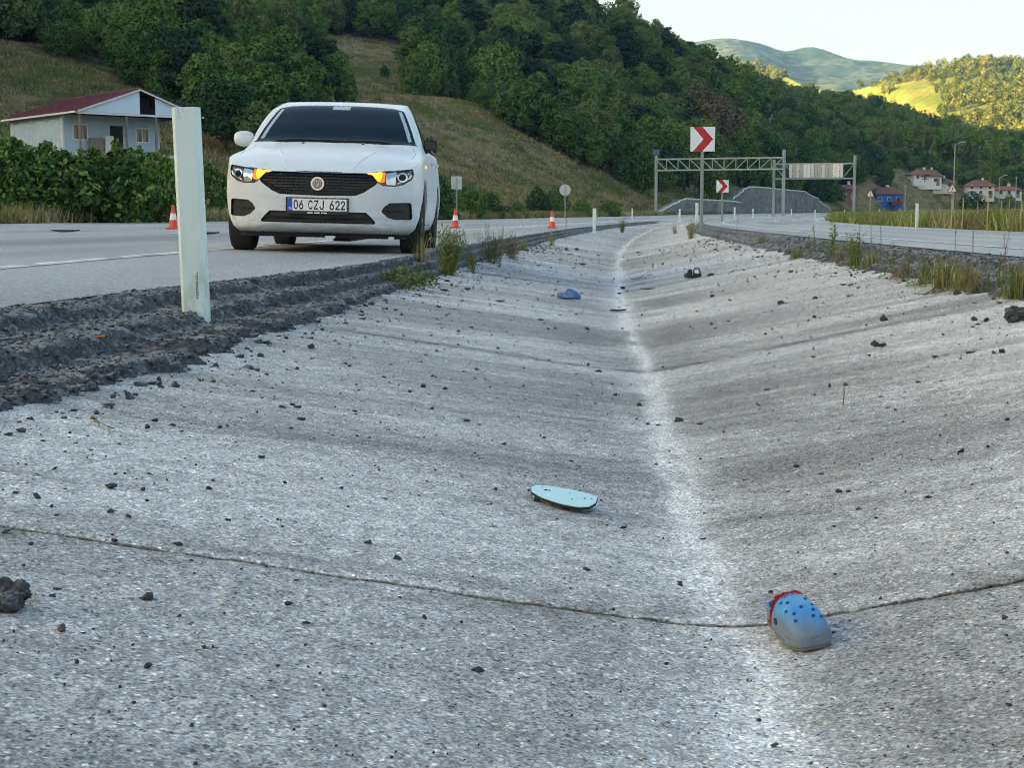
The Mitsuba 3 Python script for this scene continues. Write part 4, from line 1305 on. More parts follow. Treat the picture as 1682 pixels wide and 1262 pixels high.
chevron(1152.5, 38, 0.605, 'large white sign with a red chevron pointing right on a grey post beside the ditch', 2.56)
chevron(1186, 75, 0.60, 'small distant white sign with a red chevron pointing right in front of the wall', 2.05)
for px, d, rnd, top, lab in [(750, 97, False, 2.75, 'grey back of a square road sign on a pole right of the car'), (928, 137, True, 3.0, 'grey back of a round road sign on a pole at the far roadside')]:
    x = float(at(px, 355, d)[0])
    k = thing('road_sign', lab, 'road sign')
    tw = T().translate([x, d, ground_z(x, d)])
    part(k, 'post', cat([tube([(0, -.05, -.3), (0, -.05, top - 0.05)], 0.045, 10)]), 'galvanised_pale', tw, smooth=40)
    pm = trimesh.creation.cylinder(0.5, 0.012, sections=40) if rnd else box(0.68, 0.82, 0.012, (0, 0, 0), 0.003)
    pm.apply_transform(trimesh.transformations.rotation_matrix(PI / 2, [1, 0, 0]))
    pm.apply_translation([0, 0, top - (0.5 if rnd else 0.41)])
    part(k, 'plate', pm, 'sign_back', tw, smooth=40)
k = thing('roadside_cabinet', 'small grey cabinet at the far roadside beside a marker post', 'cabinet')
x = float(at(839, 355, 139)[0])
part(k, 'housing', box(0.55, 0.4, 0.75, (x, 139, ground_z(x, 139) + 0.37), 0.02), 'sign_back', smooth=False)
part(k, 'lid', box(0.62, 0.46, 0.05, (x, 139, ground_z(x, 139) + 0.77), 0.01), 'galvanised', smooth=False)


# gantries
def gantry(p, q, zc, depth, wide, lab, panel=None):
    p, q = np.array(p, float), np.array(q, float)
    k = thing('sign_gantry', lab, 'gantry')
    L = np.linalg.norm(q - p)
    e = (q - p) / L
    f = np.array([-e[1], e[0]])
    zb = [ground_z(*p), ground_z(*q)]
    w3 = lambda s, o, z: np.array([*(p + e * s + f * o), z])  # noqa: E731
    for i, s in enumerate((0, L)):
        part(k, 'leg', cat([bar(w3(s, 0, zb[i] - 0.4), w3(s, 0, zc + depth + (0.6 if i == 0 else 1.0)), wide)]), 'galvanised_pale', smooth=False)
    for o in (-0.45, 0.45):
        part(k, 'chord', bar(w3(0, o, zc), w3(L, o, zc), 0.16), 'galvanised_pale', smooth=False)
        part(k, 'chord', bar(w3(0, o, zc + depth), w3(L, o, zc + depth), 0.16), 'galvanised_pale', smooth=False)
    n = max(4, int(round(L / 1.55)))
    for i in range(n + 1):
        s = L * i / n
        part(k, 'strut', cat([bar(w3(s, -.45, zc), w3(s, -.45, zc + depth), 0.10)]), 'galvanised_pale', smooth=False)
        if i < n:
            s2 = L * (i + 1) / n
            a, b = (zc + depth, zc) if i < n / 2 else (zc, zc + depth)
            part(k, 'brace', bar(w3(s, -.45, a), w3(s2, -.45, b), 0.10), 'galvanised_pale', smooth=False)
    if panel:
        s0, s1, z0, z1 = panel
        m = int((s1 - s0) / 0.46)
        for i in range(m):
            a = s0 + (s1 - s0) * i / m
            c = w3(a + (s1 - s0) / m / 2, -.62, (z0 + z1) / 2)
            b = box((s1 - s0) / m - 0.05, 0.05, z1 - z0 - 0.05)
            b.apply_transform(trimesh.transformations.rotation_matrix(math.atan2(e[1], e[0]), [0, 0, 1]))
            b.apply_translation(c)
            part(k, 'panel_strip', b, ['panel_a', 'panel_b', 'panel_c', 'panel_a', 'panel_b'][int(grng.integers(0, 5))], smooth=False)
        for z in (z0, z1):
            part(k, 'panel_rail', bar(w3(s0, -.56, z), w3(s1, -.56, z), 0.07), 'galvanised', smooth=False)
    return k, w3, zb


grng = np.random.default_rng(5)
for nm, c in (('panel_a', 0.52), ('panel_b', 0.36), ('panel_c', 0.66)):
    plastic(nm, c, c, c * 0.98, 0.5)
p0, p1 = at(1077, 355, 202)[:2], at(1286, 355, 196)[:2]
g1, w3_, zb_ = gantry(p0, p1, 7.05, 1.45, 0.36, 'long empty truss gantry spanning the left carriageway behind the chevron signs')
plastic('camera_blue', 0.04, 0.10, 0.16, 0.4)
part(g1, 'camera_box', box(0.8, 0.7, 0.75, (p0[0], p0[1], 7.05 + 1.45 + 0.9), 0.05), 'camera_blue', smooth=False)
p0, p1 = at(1270, 355, 200)[:2], at(1402, 355, 197)[:2]
gantry(p0, p1, 5.9, 1.9, 0.32, 'gantry with pale sign panels spanning the right carriageway', (2.0, 8.9, 6.0, 7.75))


# walls beside the road
def f_wall(p, n, uv):
    s = fbm(p.x * 0.55, p.y * 0.55, p.z * 0.08, 3)
    c = fbm(p.x * 2.2, p.y * 2.2, p.z * 2.0, 3)
    d, e, r = voronoi((p.x + p.y) * 0.9, p.z * 1.6)
    return mix(mi.Color3f(0.10, 0.105, 0.105), mi.Color3f(0.27, 0.27, 0.262), s * 0.6 + c * 0.4) * (0.82 + 0.3 * r)


mat('wall_stone', {'type': 'diffuse', 'reflectance': proc(f_wall)})
plastic('coping', 0.42, 0.42, 0.40, 0.7)


def wall(ds, tops, off, lab):
    k = thing('retaining_wall', lab, 'wall')
    ys = np.linspace(ds[0], ds[-1], 70)
    h = np.interp(ys, ds, tops)
    x = xc(ys) + off
    zb = np.array([float(z_left(t_far(y), y)) for y in ys]) - 0.3
    nz = 14
    u = np.linspace(0, 1, nz)
    rough = (nfbm(np.repeat(ys[:, None], nz, 1) * 0.5, u[None] * np.ones((70, 1)) * 4, 1.0, 4) - 0.5) * 0.9
    Zg = zb[:, None] + (h[:, None] + 0.3) * u[None]
    front = grid_mesh(x[:, None] - 0.35 * u[None] + rough, np.repeat(ys[:, None], nz, 1), Zg)
    topm = grid_mesh(np.stack([x - 0.35 + rough[:, -1] + 0.0, x - 1.4], 1), np.stack([ys, ys], 1), np.stack([zb + h + 0.3, zb + h + 0.3], 1))
    back = grid_mesh(np.stack([x - 1.4, x - 1.4], 1), np.stack([ys, ys], 1), np.stack([zb + h + 0.3, zb], 1))
    part(k, 'face', cat([front, topm, back]), 'wall_stone', smooth=30)
    part(k, 'coping', tube(np.stack([x - 0.4 + rough[:, -1], ys, zb + h + 0.36], 1), 0.13, 6), 'coping', smooth=40)


wall([207, 218, 228, 262, 268], [0.1, 1.4, 2.3, 2.1, 1.9], -15.9, 'low grey stone retaining wall with a sloping pale coping behind the left gantry leg')
wall([264, 277, 284, 322, 334, 346], [2.4, 4.7, 4.8, 4.4, 3.0, 0.4], -16.4, 'high grey stone retaining wall behind the gantries, its ends sloping down')

# ------------------------------------------------------------------ the house on the bank
plastic('house_white', 0.36, 0.47, 0.60, 0.5)
plastic('roof_red', 0.125, 0.022, 0.032, 0.55)
plastic('gable_white', 0.56, 0.68, 0.83, 0.5)
plastic('house_trim', 0.62, 0.62, 0.62, 0.5)
plastic('timber', 0.20, 0.155, 0.12, 0.7)
plastic('dark_inside', 0.012, 0.012, 0.014, 0.8)
plastic('curtain', 0.30, 0.27, 0.20, 0.7)
plastic('window_glass', 0.02, 0.025, 0.028, 0.08)
hs = thing('house', 'white panel house with a dark red gable roof and verandah on the bank at left', 'house')
HO = at(228, 152, 108)
HO = np.array([HO[0], HO[1], 5.2])
HW = T().translate(HO.tolist()).rotate([0, 0, 1], 40)


def hp(name, mesh, b, parent=None, **k):
    return part(parent or hs, name, mesh, b, HW, smooth=False, **k)


EH, RH, HWD = 2.8, 4.47, 4.68
wf = hp('wall', box(7.4, 0.12, EH, (-0.7, 2.96, EH / 2)), 'house_white')
hp('wall', box(0.12, 9.2, EH, (-4.34, 7.55, EH / 2)), 'house_white')
hp('wall', box(0.12, 9.2, EH, (2.94, 7.55, EH / 2)), 'house_white')
hp('wall', box(7.4, 0.12, EH, (-0.7, 12.1, EH / 2)), 'house_white')
for i in range(8):
    hp('panel_joint', box(0.02, 0.03, EH - 0.1, (-4.41, 3.6 + i * 1.15, EH / 2)), 'house_trim')
hp('corner_trim', box(0.16, 0.16, EH, (-4.36, 2.94, EH / 2)), 'house_trim')
sl = math.atan2(RH - EH, HWD)
for s in (-1, 1):
    r_ = box(math.hypot(HWD, RH - EH) + 0.25, 12.9, 0.07)
    r_.apply_transform(trimesh.transformations.rotation_matrix(s * sl, [0, 1, 0]))
    r_.apply_translation([s * (HWD / 2 + 0.06), 6.2, (RH + EH) / 2 + 0.05])
    rk = hp('roof', r_, 'roof_red')
    ribs = []
    for j in range(26):
        b = box(math.hypot(HWD, RH - EH) + 0.25, 0.05, 0.04)
        b.apply_transform(trimesh.transformations.rotation_matrix(s * sl, [0, 1, 0]))
        b.apply_translation([s * (HWD / 2 + 0.06), -0.1 + j * 0.5, (RH + EH) / 2 + 0.10])
        ribs.append(b)
    kk = hp('ribs', cat(ribs), 'roof_red', rk)
    labels[kk] = {'kind': 'stuff'}
    hp('gutter', box(0.12, 12.9, 0.12, (s * (HWD + 0.18), 6.2, EH - 0.05)), 'house_trim')


def tri_panel(pts, y, th):
    m = trimesh.creation.extrude_polygon(sg.Polygon(pts), th, engine='earcut')
    m.apply_transform(trimesh.transformations.rotation_matrix(PI / 2, [1, 0, 0]))
    m.apply_translation([0, y, 0])
    return m


zr = lambda x: RH - (RH - EH) * abs(x) / HWD - 0.02  # noqa: E731
hp('gable', tri_panel([(-HWD, EH), (0.02, EH), (0.02, zr(0.02))], 0.05, 0.06), 'gable_white')
hp('gable', tri_panel([(1.25, EH), (HWD, EH), (1.25, zr(1.25))], 0.05, 0.06), 'gable_white')
hp('gable_opening', tri_panel([(0.02, EH), (1.25, EH), (1.25, zr(1.25)), (0.02, zr(0.02))], 0.9, 0.05), 'dark_inside')
for x in (0.0, 1.28):
    hp('gable_trim', box(0.09, 0.05, zr(x) - EH, (x, 0.02, (zr(x) + EH) / 2)), 'house_trim')
for s in (-1, 1):
    b = box(math.hypot(HWD, RH - EH), 0.06, 0.12)
    b.apply_transform(trimesh.transformations.rotation_matrix(s * sl, [0, 1, 0]))
    b.apply_translation([s * HWD / 2, -0.22, (RH + EH) / 2])
    hp('barge_board', b, 'house_trim')
hp('verandah_beam', box(9.3, 0.12, 0.14, (0, 0.05, EH - 0.08)), 'house_trim')
hp('verandah_ceiling', box(9.2, 2.8, 0.05, (0, 1.5, EH - 0.02)), 'dark_inside')
for x in (-4.4, -0.95, 1.3, 4.4):
    hp('verandah_post', box(0.13, 0.13, EH, (x, 0.1, EH / 2 - 0.1)), 'timber')
for x, w, z0, z1 in ((-3.12, 1.15, 1.05, 2.1), (1.62, 1.1, 1.0, 2.0)):
    f = hp('window', cat([box(w, 0.08, 0.09, (x, 2.88, z)) for z in (z0, z1)] + [box(0.09, 0.08, z1 - z0 - 0.09, (x + o * (w / 2 - 0.045), 2.88, (z0 + z1) / 2)) for o in (-1, 0, 1)]), 'house_trim')
    for o in (-1, 1):
        hp('pane', box(w / 2 - 0.15, 0.02, z1 - z0 - 0.1, (x + o * w / 4, 2.89, (z0 + z1) / 2)), 'window_glass', f)
        hp('curtain', box(0.16, 0.012, z1 - z0 - 0.12, (x + o * w / 4 - 0.1, 2.874, (z0 + z1) / 2)), 'curtain', f)
d_ = hp('door', box(0.95, 0.05, 2.1, (-0.38, 2.88, 1.05)), 'dark_inside')
hp('floor_slab', box(9.4, 12.6, 0.5, (0, 6.2, -0.25)), 'coping')
fr = single('refrigerator', box(0.6, 0.6, 1.35, (-1.25, 2.45, 0.68), 0.03), 'house_trim', 'white refrigerator on the verandah beside the dark door', 'refrigerator', smooth=False)
scene[fr]['to_world'] = HW
fr = single('cupboard', cat([box(0.9, 0.5, 1.15, (-2.1, 2.5, 0.60), 0.02)]), 'timber', 'brown wooden cupboard on the verandah between the left window and the refrigerator', 'cupboard', smooth=False)
scene[fr]['to_world'] = HW
single('verge_kerb', cat([bar([float(xc(y) + t_far(y) - 1.6), y, float(z_left(t_far(y), y)) + 0.32], [float(xc(y + 3.9) + t_far(y + 3.9) - 1.6), y + 3.9, float(z_left(t_far(y + 3.9), y + 3.9)) + 0.32], 0.35, 0.4) for y in np.arange(58, 98, 4.0)]), 'rubble', 'low dark kerb wall along the foot of the bank behind the car', 'kerb', smooth=False)

# ------------------------------------------------------------------ village
plastic('blue_wall', 0.03, 0.10, 0.38, 0.6)
plastic('cream_wall', 0.52, 0.50, 0.44, 0.6)
plastic('brick_wall', 0.22, 0.10, 0.075, 0.8)
plastic('tile_roof', 0.17, 0.07, 0.055, 0.7)
plastic('tile_roof_brown', 0.12, 0.075, 0.06, 0.7)
plastic('maroon', 0.14, 0.015, 0.03, 0.6)


def cottage(px, base_py, d, w, dep, h, rh, wallm, roofm, rot, lab, rows=1, extra=None):
    k = thing('house', lab, 'house')
    g = ground_hit(px, base_py)
    if g is not None and g[1] > 330:
        w, dep, h, rh = [v * g[1] / d for v in (w, dep, h, rh)]
        d = g[1]
    p = at(px, base_py, d)
    p[2] = max(float(terrain(p[0], p[1])) - 0.2, p[2] - 0.5)
    print('cottage', px, round(d), p[2].round(1))
    tw = T().translate(p.tolist()).rotate([0, 0, 1], rot)
    part(k, 'wall', box(w, dep, h + 1.0, (0, 0, h / 2 - 0.5)), wallm, tw, smooth=False)
    o = 0.55
    v = [(-w / 2 - o, -dep / 2 - o, h), (w / 2 + o, -dep / 2 - o, h), (w / 2 + o, dep / 2 + o, h), (-w / 2 - o, dep / 2 + o, h), (-w / 4, 0, h + rh), (w / 4, 0, h + rh), (-w / 2 - o, -dep / 2 - o, h - .15), (w / 2 + o, -dep / 2 - o, h - .15), (w / 2 + o, dep / 2 + o, h - .15), (-w / 2 - o, dep / 2 + o, h - .15)]
    f = [[0, 1, 5], [0, 5, 4], [1, 2, 5], [2, 3, 4], [2, 4, 5], [3, 0, 4], [6, 8, 7], [6, 9, 8]] + [x_ for a in range(4) for x_ in ([a, a + 6, (a + 1) % 4 + 6], [a, (a + 1) % 4 + 6, (a + 1) % 4])]
    r = part(k, 'roof', trimesh.Trimesh(v, f, process=False), roofm, tw, smooth=False)
    part(r, 'chimney', box(0.6, 0.6, 1.3, (w * 0.12, 0.3, h + rh * 0.75 + 0.4)), 'cream_wall', tw, smooth=False)
    n = max(2, int(w / 2.2))
    for lv in range(rows):
        for i in range(n):
            x = -w / 2 + w * (i + 0.5) / n
            z = 1.5 + lv * (h - 0.3) / max(1, rows)
            wn = part(k, 'window', cat([box(1.0, 0.08, 1.15, (x, -dep / 2 - 0.03, z))]), 'house_trim', tw, smooth=False)
            part(wn, 'pane', cat([box(0.8, 0.06, 0.95, (x, -dep / 2 - 0.06, z))]), 'window_glass', tw, smooth=False)
    part(k, 'door', box(0.9, 0.07, 2.0, (w * 0.36, -dep / 2 - 0.05, 1.0)), 'timber', tw, smooth=False)
    if extra:
        extra(k, tw)


cottage(1390, 352, 372, 4.2, 4, 3.4, 1.0, 'brick_wall', 'tile_roof', 5, 'small brick hut right of the wall, behind the right gantry leg')
cottage(1452, 345, 405, 7.4, 6, 3.0, 1.8, 'blue_wall', 'tile_roof', 10, 'bright blue house with white windows and a red roof in the village', 1,
        lambda k, tw: part(k, 'shed', box(2.6, 2.0, 1.1, (1.2, -4.2, 0.5)), 'maroon', tw, smooth=False))
cottage(1524, 341, 425, 6.5, 6, 2.6, 1.9, 'house_trim', 'tile_roof_brown', -12, 'low white house with a wide brown roof right of the blue house')
cottage(1545, 341, 430, 6.0, 5, 2.0, 1.4, 'cream_wall', 'tile_roof_brown', 0, 'low lean-to house joined to the right of the low white house')
cottage(1513, 314, 470, 7.5, 6, 2.4, 1.4, 'house_trim', 'tile_roof', 8, 'white house with a red roof highest up the slope above the blue house', 1)
cottage(1528, 322, 455, 5.5, 5, 2.2, 1.0, 'brick_wall', 'tile_roof', 0, 'brick house just below the highest white house')
cottage(1608, 326, 465, 8.0, 6, 3.6, 1.8, 'cream_wall', 'tile_roof', -8, 'two storey cream house with a red hipped roof near the right edge', 2)
cottage(1652, 328, 470, 7.6, 6, 2.4, 1.2, 'house_trim', 'tile_roof', 0, 'long low white house farthest right in the village')
for px, d, h, py, lab in [(1429, 188, 2.6, 350, 'red edged triangular warning sign in front of the blue house'), (1563, 150, 2.6, 352, 'red edged triangular warning sign above the grass island')]:
    x = float(at(px, py, d)[0])
    k = thing('warning_sign', lab, 'road sign')
    tw = T().translate([x, d, ground_z(x, d)])
    part(k, 'post', tube([(0, .04, -.3), (0, .04, h)], 0.05, 8), 'galvanised_pale', tw, smooth=40)
    for nm, s, dy, b in (('plate', 0.48, 0.0, 'sign_red'), ('face', 0.35, -0.012, 'sign_white')):
        m = trimesh.creation.extrude_polygon(sg.Polygon([(-s, -s * 0.577), (s, -s * 0.577), (0, s * 1.155)]).buffer(0.03), 0.012, engine='earcut')
        m.apply_transform(trimesh.transformations.rotation_matrix(PI / 2, [1, 0, 0]))
        m.apply_translation([0, dy, h + 0.2])
        part(k, nm, m, b, tw, smooth=False)
    part(k, 'symbol', box(0.08, 0.01, 0.26, (0, -0.03, h + 0.21)), 'ink_black', tw, smooth=False)
for px, top, bot, d, arm, lab in [(1566, 237, 330, 300, 1, 'tall street lamp with a short arm standing against the wooded ridge'), (1534, 282, 320, 440, 0, 'pale pole rising beside the highest village house'), (1486, 307, 346, 330, 0, 'thin pole right of the blue house'),
                                  (1641, 291, 330, 380, 1, 'street lamp with a curved arm among the houses at right'), (1668, 293, 335, 400, 0, 'pole with a box at its top near the right edge')]:
    a, b = at(px, top, d), at(px, bot, d)
    k = thing('street_lamp' if arm else 'utility_pole', lab, 'street lamp' if arm else 'pole')
    z0 = float(terrain(b[0], d)) - 0.3
    part(k, 'pole', tube([(b[0], d, z0), (b[0], d, a[2])], [0.14, 0.09], 8), 'galvanised_pale', smooth=40)
    part(k, 'arm' if arm else 'head', tube([(b[0], d, a[2] - 0.1), (b[0] + (1.2 if arm else 0.01), d, a[2] + (0.45 if arm else 0.5))], 0.08 if arm else 0.22, 8), 'galvanised_pale', smooth=40)
    if arm:
        part(k, 'lamp_head', box(0.9, 0.35, 0.16, (b[0] + 1.5, d, a[2] + 0.45), 0.04), 'sign_back', smooth=False)
# guard rail beyond the island
k = thing('guard_rail', 'pale steel guard rail running in front of the village houses', 'guard rail')
gx_ = [at(px, 339, d) for px, d in [(1478, 330), (1540, 320), (1600, 300), (1680, 280), (1760, 262)]]
zz_ = [float(terrain(p[0], p[1])) for p in gx_]
part(k, 'rail', cat([bar([*gx_[i][:2], zz_[i] + 0.75], [*gx_[i + 1][:2], zz_[i + 1] + 0.75], 0.10, 0.35) for i in range(4)]), 'galvanised_pale', smooth=False)
for i in range(4):
    for f in np.linspace(0, 1, 6)[:-1]:
        q = gx_[i][:2] * (1 - f) + gx_[i + 1][:2] * f
        part(k, 'rail_post', box(0.14, 0.14, 1.1, (q[0], q[1] + 0.15, float(terrain(q[0], q[1])) + 0.3)), 'galvanised', smooth=False)
# ------------------------------------------------------------------ grass, hedge, weeds
def blades_mesh(px, py, pz, h, w, r, lean=0.35, seg=1):
    """Grass blades as narrow triangles: arrays of root positions, heights."""
    n = len(px)
    a = r.uniform(0, 2 * PI, n)
    d = np.stack([np.cos(a), np.sin(a), np.zeros(n)], 1)
    ln = r.normal(size=(n, 2)) * lean * h[:, None]
    root = np.stack([px, py, pz], 1)
    tip = root + np.stack([ln[:, 0], ln[:, 1], h], 1)
    v = np.stack([root - d * w[:, None], root + d * w[:, None], tip], 1).reshape(-1, 3)
    return v, np.arange(3 * n).reshape(-1, 3)


GRASS = {'green': (0.11, 0.15, 0.042), 'dry': (0.30, 0.25, 0.14), 'olive': (0.165, 0.165, 0.070), 'dark': (0.065, 0.095, 0.032), 'straw': (0.40, 0.345, 0.20), 'rusty': (0.19, 0.125, 0.085), 'fresh': (0.14, 0.22, 0.04)}
for k_, c_ in GRASS.items():
    mat('grass_' + k_, {'type': 'principledthin', 'base_color': rgb(*c_), 'roughness': 0.6, 'diff_trans': 0.5, 'specular': 0.25} if False else {'type': 'diffuse', 'reflectance': rgb(*c_)})


def grass_field(name, pts, hgt, wid, mats, seed, label, per=7, spread=0.25):
    """Tufts of blades at the given (x, y, z) places, one stuff object."""
    r = np.random.default_rng(seed)
    pts = np.asarray(pts)
    which = r.integers(0, len(mats), len(pts))
    patch = nfbm(pts[:, 0] / 7, pts[:, 1] / 7, 1.0, 3, seed)
    which = np.clip(((patch - 0.3) / 0.4 * len(mats) + r.normal(size=len(pts)) * 0.7).astype(int), 0, len(mats) - 1)
    for j, mt in enumerate(mats):
        q = pts[which == j]
        if len(q) == 0:
            continue
        q = np.repeat(q, per, 0)
        q = q + np.stack([r.normal(size=len(q)) * spread, r.normal(size=len(q)) * spread, np.zeros(len(q))], 1)
        h = hgt * r.uniform(0.5, 1.3, len(q))
        v, f = blades_mesh(q[:, 0], q[:, 1], q[:, 2] - 0.04, h, np.full(len(q), wid) * r.uniform(0.6, 1.3, len(q)), r)
        scene[f'{name}__{j + 1:03d}'] = mikit.ply((v, f), 'grass_' + mt)
    labels[name] = {'label': label, 'category': 'grass', 'kind': 'stuff'}


# meadow on the hillside
mp = []
r = np.random.default_rng(3)
for m_, n in zip(MEADOWS, (15000, 5000, 9000, 3500)):
    b = m_.bounds
    q = np.stack([r.uniform(b[0], b[2], n * 2), r.uniform(b[1], b[3], n * 2)], 1)
    q = q[contains_xy(m_.buffer(3), q[:, 0], q[:, 1])][:n]
    mp.append(q)
q = np.vstack(mp + [np.stack([r.uniform(-60, 70, 9000), r.uniform(60, 230, 9000)], 1)])
tq = q[:, 0] - xc(q[:, 1])
q = q[tq < t_far(q[:, 1]) - 1.0]
mp = np.column_stack([q, terrain(q[:, 0], q[:, 1])])
grass_field('meadow_grass', mp, 0.42, 0.055, ['green', 'olive', 'dry', 'rusty', 'dry', 'olive', 'dark', 'olive', 'dry'], 12, 'dry brown and olive grass covering the open hillside meadow', 6, 0.4)
# verge beyond the left carriageway
ys = r.uniform(40, 205, 5200)
off = r.exponential(0.9, 5200) + 0.15
xq = xc(ys) + t_far(ys) - off
grass_field('verge_grass', np.column_stack([xq, ys, terrain(xq, ys)]), 0.55, 0.035, ['olive', 'dry', 'green', 'straw'], 13, 'tall dry grass along the far verge of the left carriageway', 6, 0.15)
# grass island on the right
ys = 34 + 150 * r.uniform(size=9000) ** 1.5
xq = xc(ys) + T_RIGHT + 0.5 + r.uniform(0, 1, 9000) ** 1.5 * 26
k_ = xq < 0.40 * ys + 3
grass_field('island_grass', np.column_stack([xq, ys, terrain(xq, ys)])[k_], 0.62, 0.022, ['olive', 'fresh', 'straw', 'fresh', 'dry', 'green'], 14, 'tall yellow green grass on the island right of the road', 9, 0.3)
for i, px in enumerate((1562, 1580, 1604, 1621, 1643, 1656, 1676)):
    d = 42 + 5 * (i % 3)
    x = float(at(px, 360, d)[0])
    single('island_stake', tube([(x, d, ground_z(x, d) - 0.2), (x + 0.03, d, ground_z(x, d) + 0.85 + 0.1 * (i % 2))], 0.015, 6), 'grass_straw', 'thin pale stake standing in the grass island right of the road', 'stake', 'stakes in the grass island', smooth=40)

# hedge by the lay-by
HEDGE = {}
mat('leaf_fresh', {'type': 'diffuse', 'reflectance': rgb(0.15, 0.235, 0.06)})
for lk, c in (('hedge_a', (0.070, 0.135, 0.034)), ('hedge_b', (0.105, 0.180, 0.038)), ('hedge_c', (0.050, 0.100, 0.030))):
    mat('leaf_' + lk, {'type': 'diffuse', 'reflectance': rgb(*c)})
    HEDGE[lk] = tree_group('grp_' + lk, lk, 500 + ord(lk[-1]), 1250, 0.043, young='fresh', lobes=40, wide=0.54, low=0.0, lobe_r=0.078, height=1.0)
HS = [(-38, 222, 57, 'c', 1.1, 'leafy green shrub at the left picture edge in the hedge'), (22, 214, 55, 'a', 0.9, 'tall leafy shrub near the left edge, its top reaching the house wall'), (78, 222, 58, 'a', 0.85, 'shrub with a ragged top below the left corner of the house'),
      (108, 238, 54, 'c', 1.2, 'dense dark shrub in the middle of the hedge, below the left house window'), (152, 232, 56, 'a', 1.0, 'broad green shrub in the hedge under the first verandah post'), (196, 234, 55, 'c', 1.0, 'dark shrub in the hedge below the house door'),
      (192, 218, 58, 'b', 0.36, 'slim bright green shoot rising in front of the house door'), (226, 230, 57, 'b', 0.62, 'bright yellow green shrub below the right house window'), (258, 238, 58, 'b', 0.8, 'light green rounded shrub at the right end of the hedge'),
      (290, 252, 62, 'c', 0.9, 'dark shrub behind the tall marker post'), (345, 262, 74, 'c', 0.8, 'dark bush right of the tall marker post'), (52, 262, 53, 'c', 1.2, 'low dark shrub at the foot of the hedge at left')]
for px, top, d, lk, wd, lab in HS:
    p = at(px, top, d)
    z = float(terrain(p[0], p[1]))
    place(thing('shrub', lab, 'shrub', 'shrubs of the roadside hedge'), 'grp_hedge_' + lk, [p[0], p[1], z - 0.1], p[2] - z + 0.1, wd)
# shrubs along the foot of the meadow and single trees with a look of their own
BUSH = [(735, 300, 101, 'b', 0.8, 'yellow green bush behind the square sign at the foot of the meadow'), (770, 305, 108, 'a', 1.0, 'green bush right of the square sign at the foot of the meadow'), (805, 318, 116, 'c', 1.0, 'low bush between the square sign and the small grey cabinet'), (712, 290, 97, 'c', 0.9, 'dark bush right beside the car roof line'),
        (850, 330, 127, 'a', 1.0, 'low green bush behind the small grey cabinet'), (886, 308, 146, 'c', 0.9, 'dark rounded bush left of the round sign'), (912, 306, 153, 'a', 0.8, 'green rounded bush directly behind the round sign'), (955, 326, 158, 'b', 1.1, 'low bush right of the round sign at the foot of the slope'),
        (1000, 330, 170, 'a', 1.2, 'low bush on the verge left of the gantry leg'), (360, 318, 90, 'c', 1.0, 'dark low bush on the bank left of the car'), (385, 300, 96, 'a', 1.0, 'green bush just behind the car mirror'), (830, 338, 122, 'c', 1.3, 'lowest bush beside the distant marker post')]
for px, top, d, lk, wd, lab in BUSH:
    p = at(px, top, d)
    z = float(terrain(p[0], p[1]))
    place(thing('bush', lab, 'bush', 'bushes along the foot of the hillside'), SHRUB[lk][0], [p[0], p[1], z - 0.15], max(0.9, p[2] - z + 0.15), wd)
SPEC = [(432, 96, 138, DENSE['a'][0], 0.95, 'broad leafy tree alone on the slope just left above the car roof', 'broadleaf_tree'), (395, 130, 150, DENSE['c'][1], 0.9, 'dark tree left of the broad tree above the car', 'broadleaf_tree'), (330, 100, 175, DENSE['c'][0], 1.0, 'big dark tree above the house gable', 'broadleaf_tree'),
        (540, 66, 268, SHRUB['a'][0], 0.75, 'round dark tree alone in the upper meadow', 'broadleaf_tree'), (500, 80, 262, SHRUB['b'][0], 0.8, 'small yellow green tree left of the round one in the upper meadow', 'broadleaf_tree'), (632, 106, 285, SHRUB['c'][0], 0.7, 'small dark bushy tree at the right of the upper meadow', 'broadleaf_tree'),
        (308, 8, 205, DENSE['pine'][0], 0.85, 'tall dark pine with bare lower trunk above the house', 'pine_tree'), (1150, 138, 318, DENSE['rust'][0], 1.1, 'brownish tree above the chevron sign', 'broadleaf_tree'), (1185, 160, 312, DENSE['rust'][0], 0.9, 'smaller brownish tree right of the chevron sign', 'broadleaf_tree'),
        (420, 160, 128, DENSE['d'][0], 0.9, 'olive green tree overlapping the left of the car roof', 'broadleaf_tree')]
for px, top, d, grp, wd, lab, nm in SPEC:
    p = at(px, top, d)
    z = float(terrain(p[0], p[1]))
    kk = fast_key(nm)
    labels[kk] = {'label': lab, 'category': 'tree'}
    place(kk, grp, [p[0], p[1], z - 0.2], max(2.5, p[2] - z + 0.2), wd)
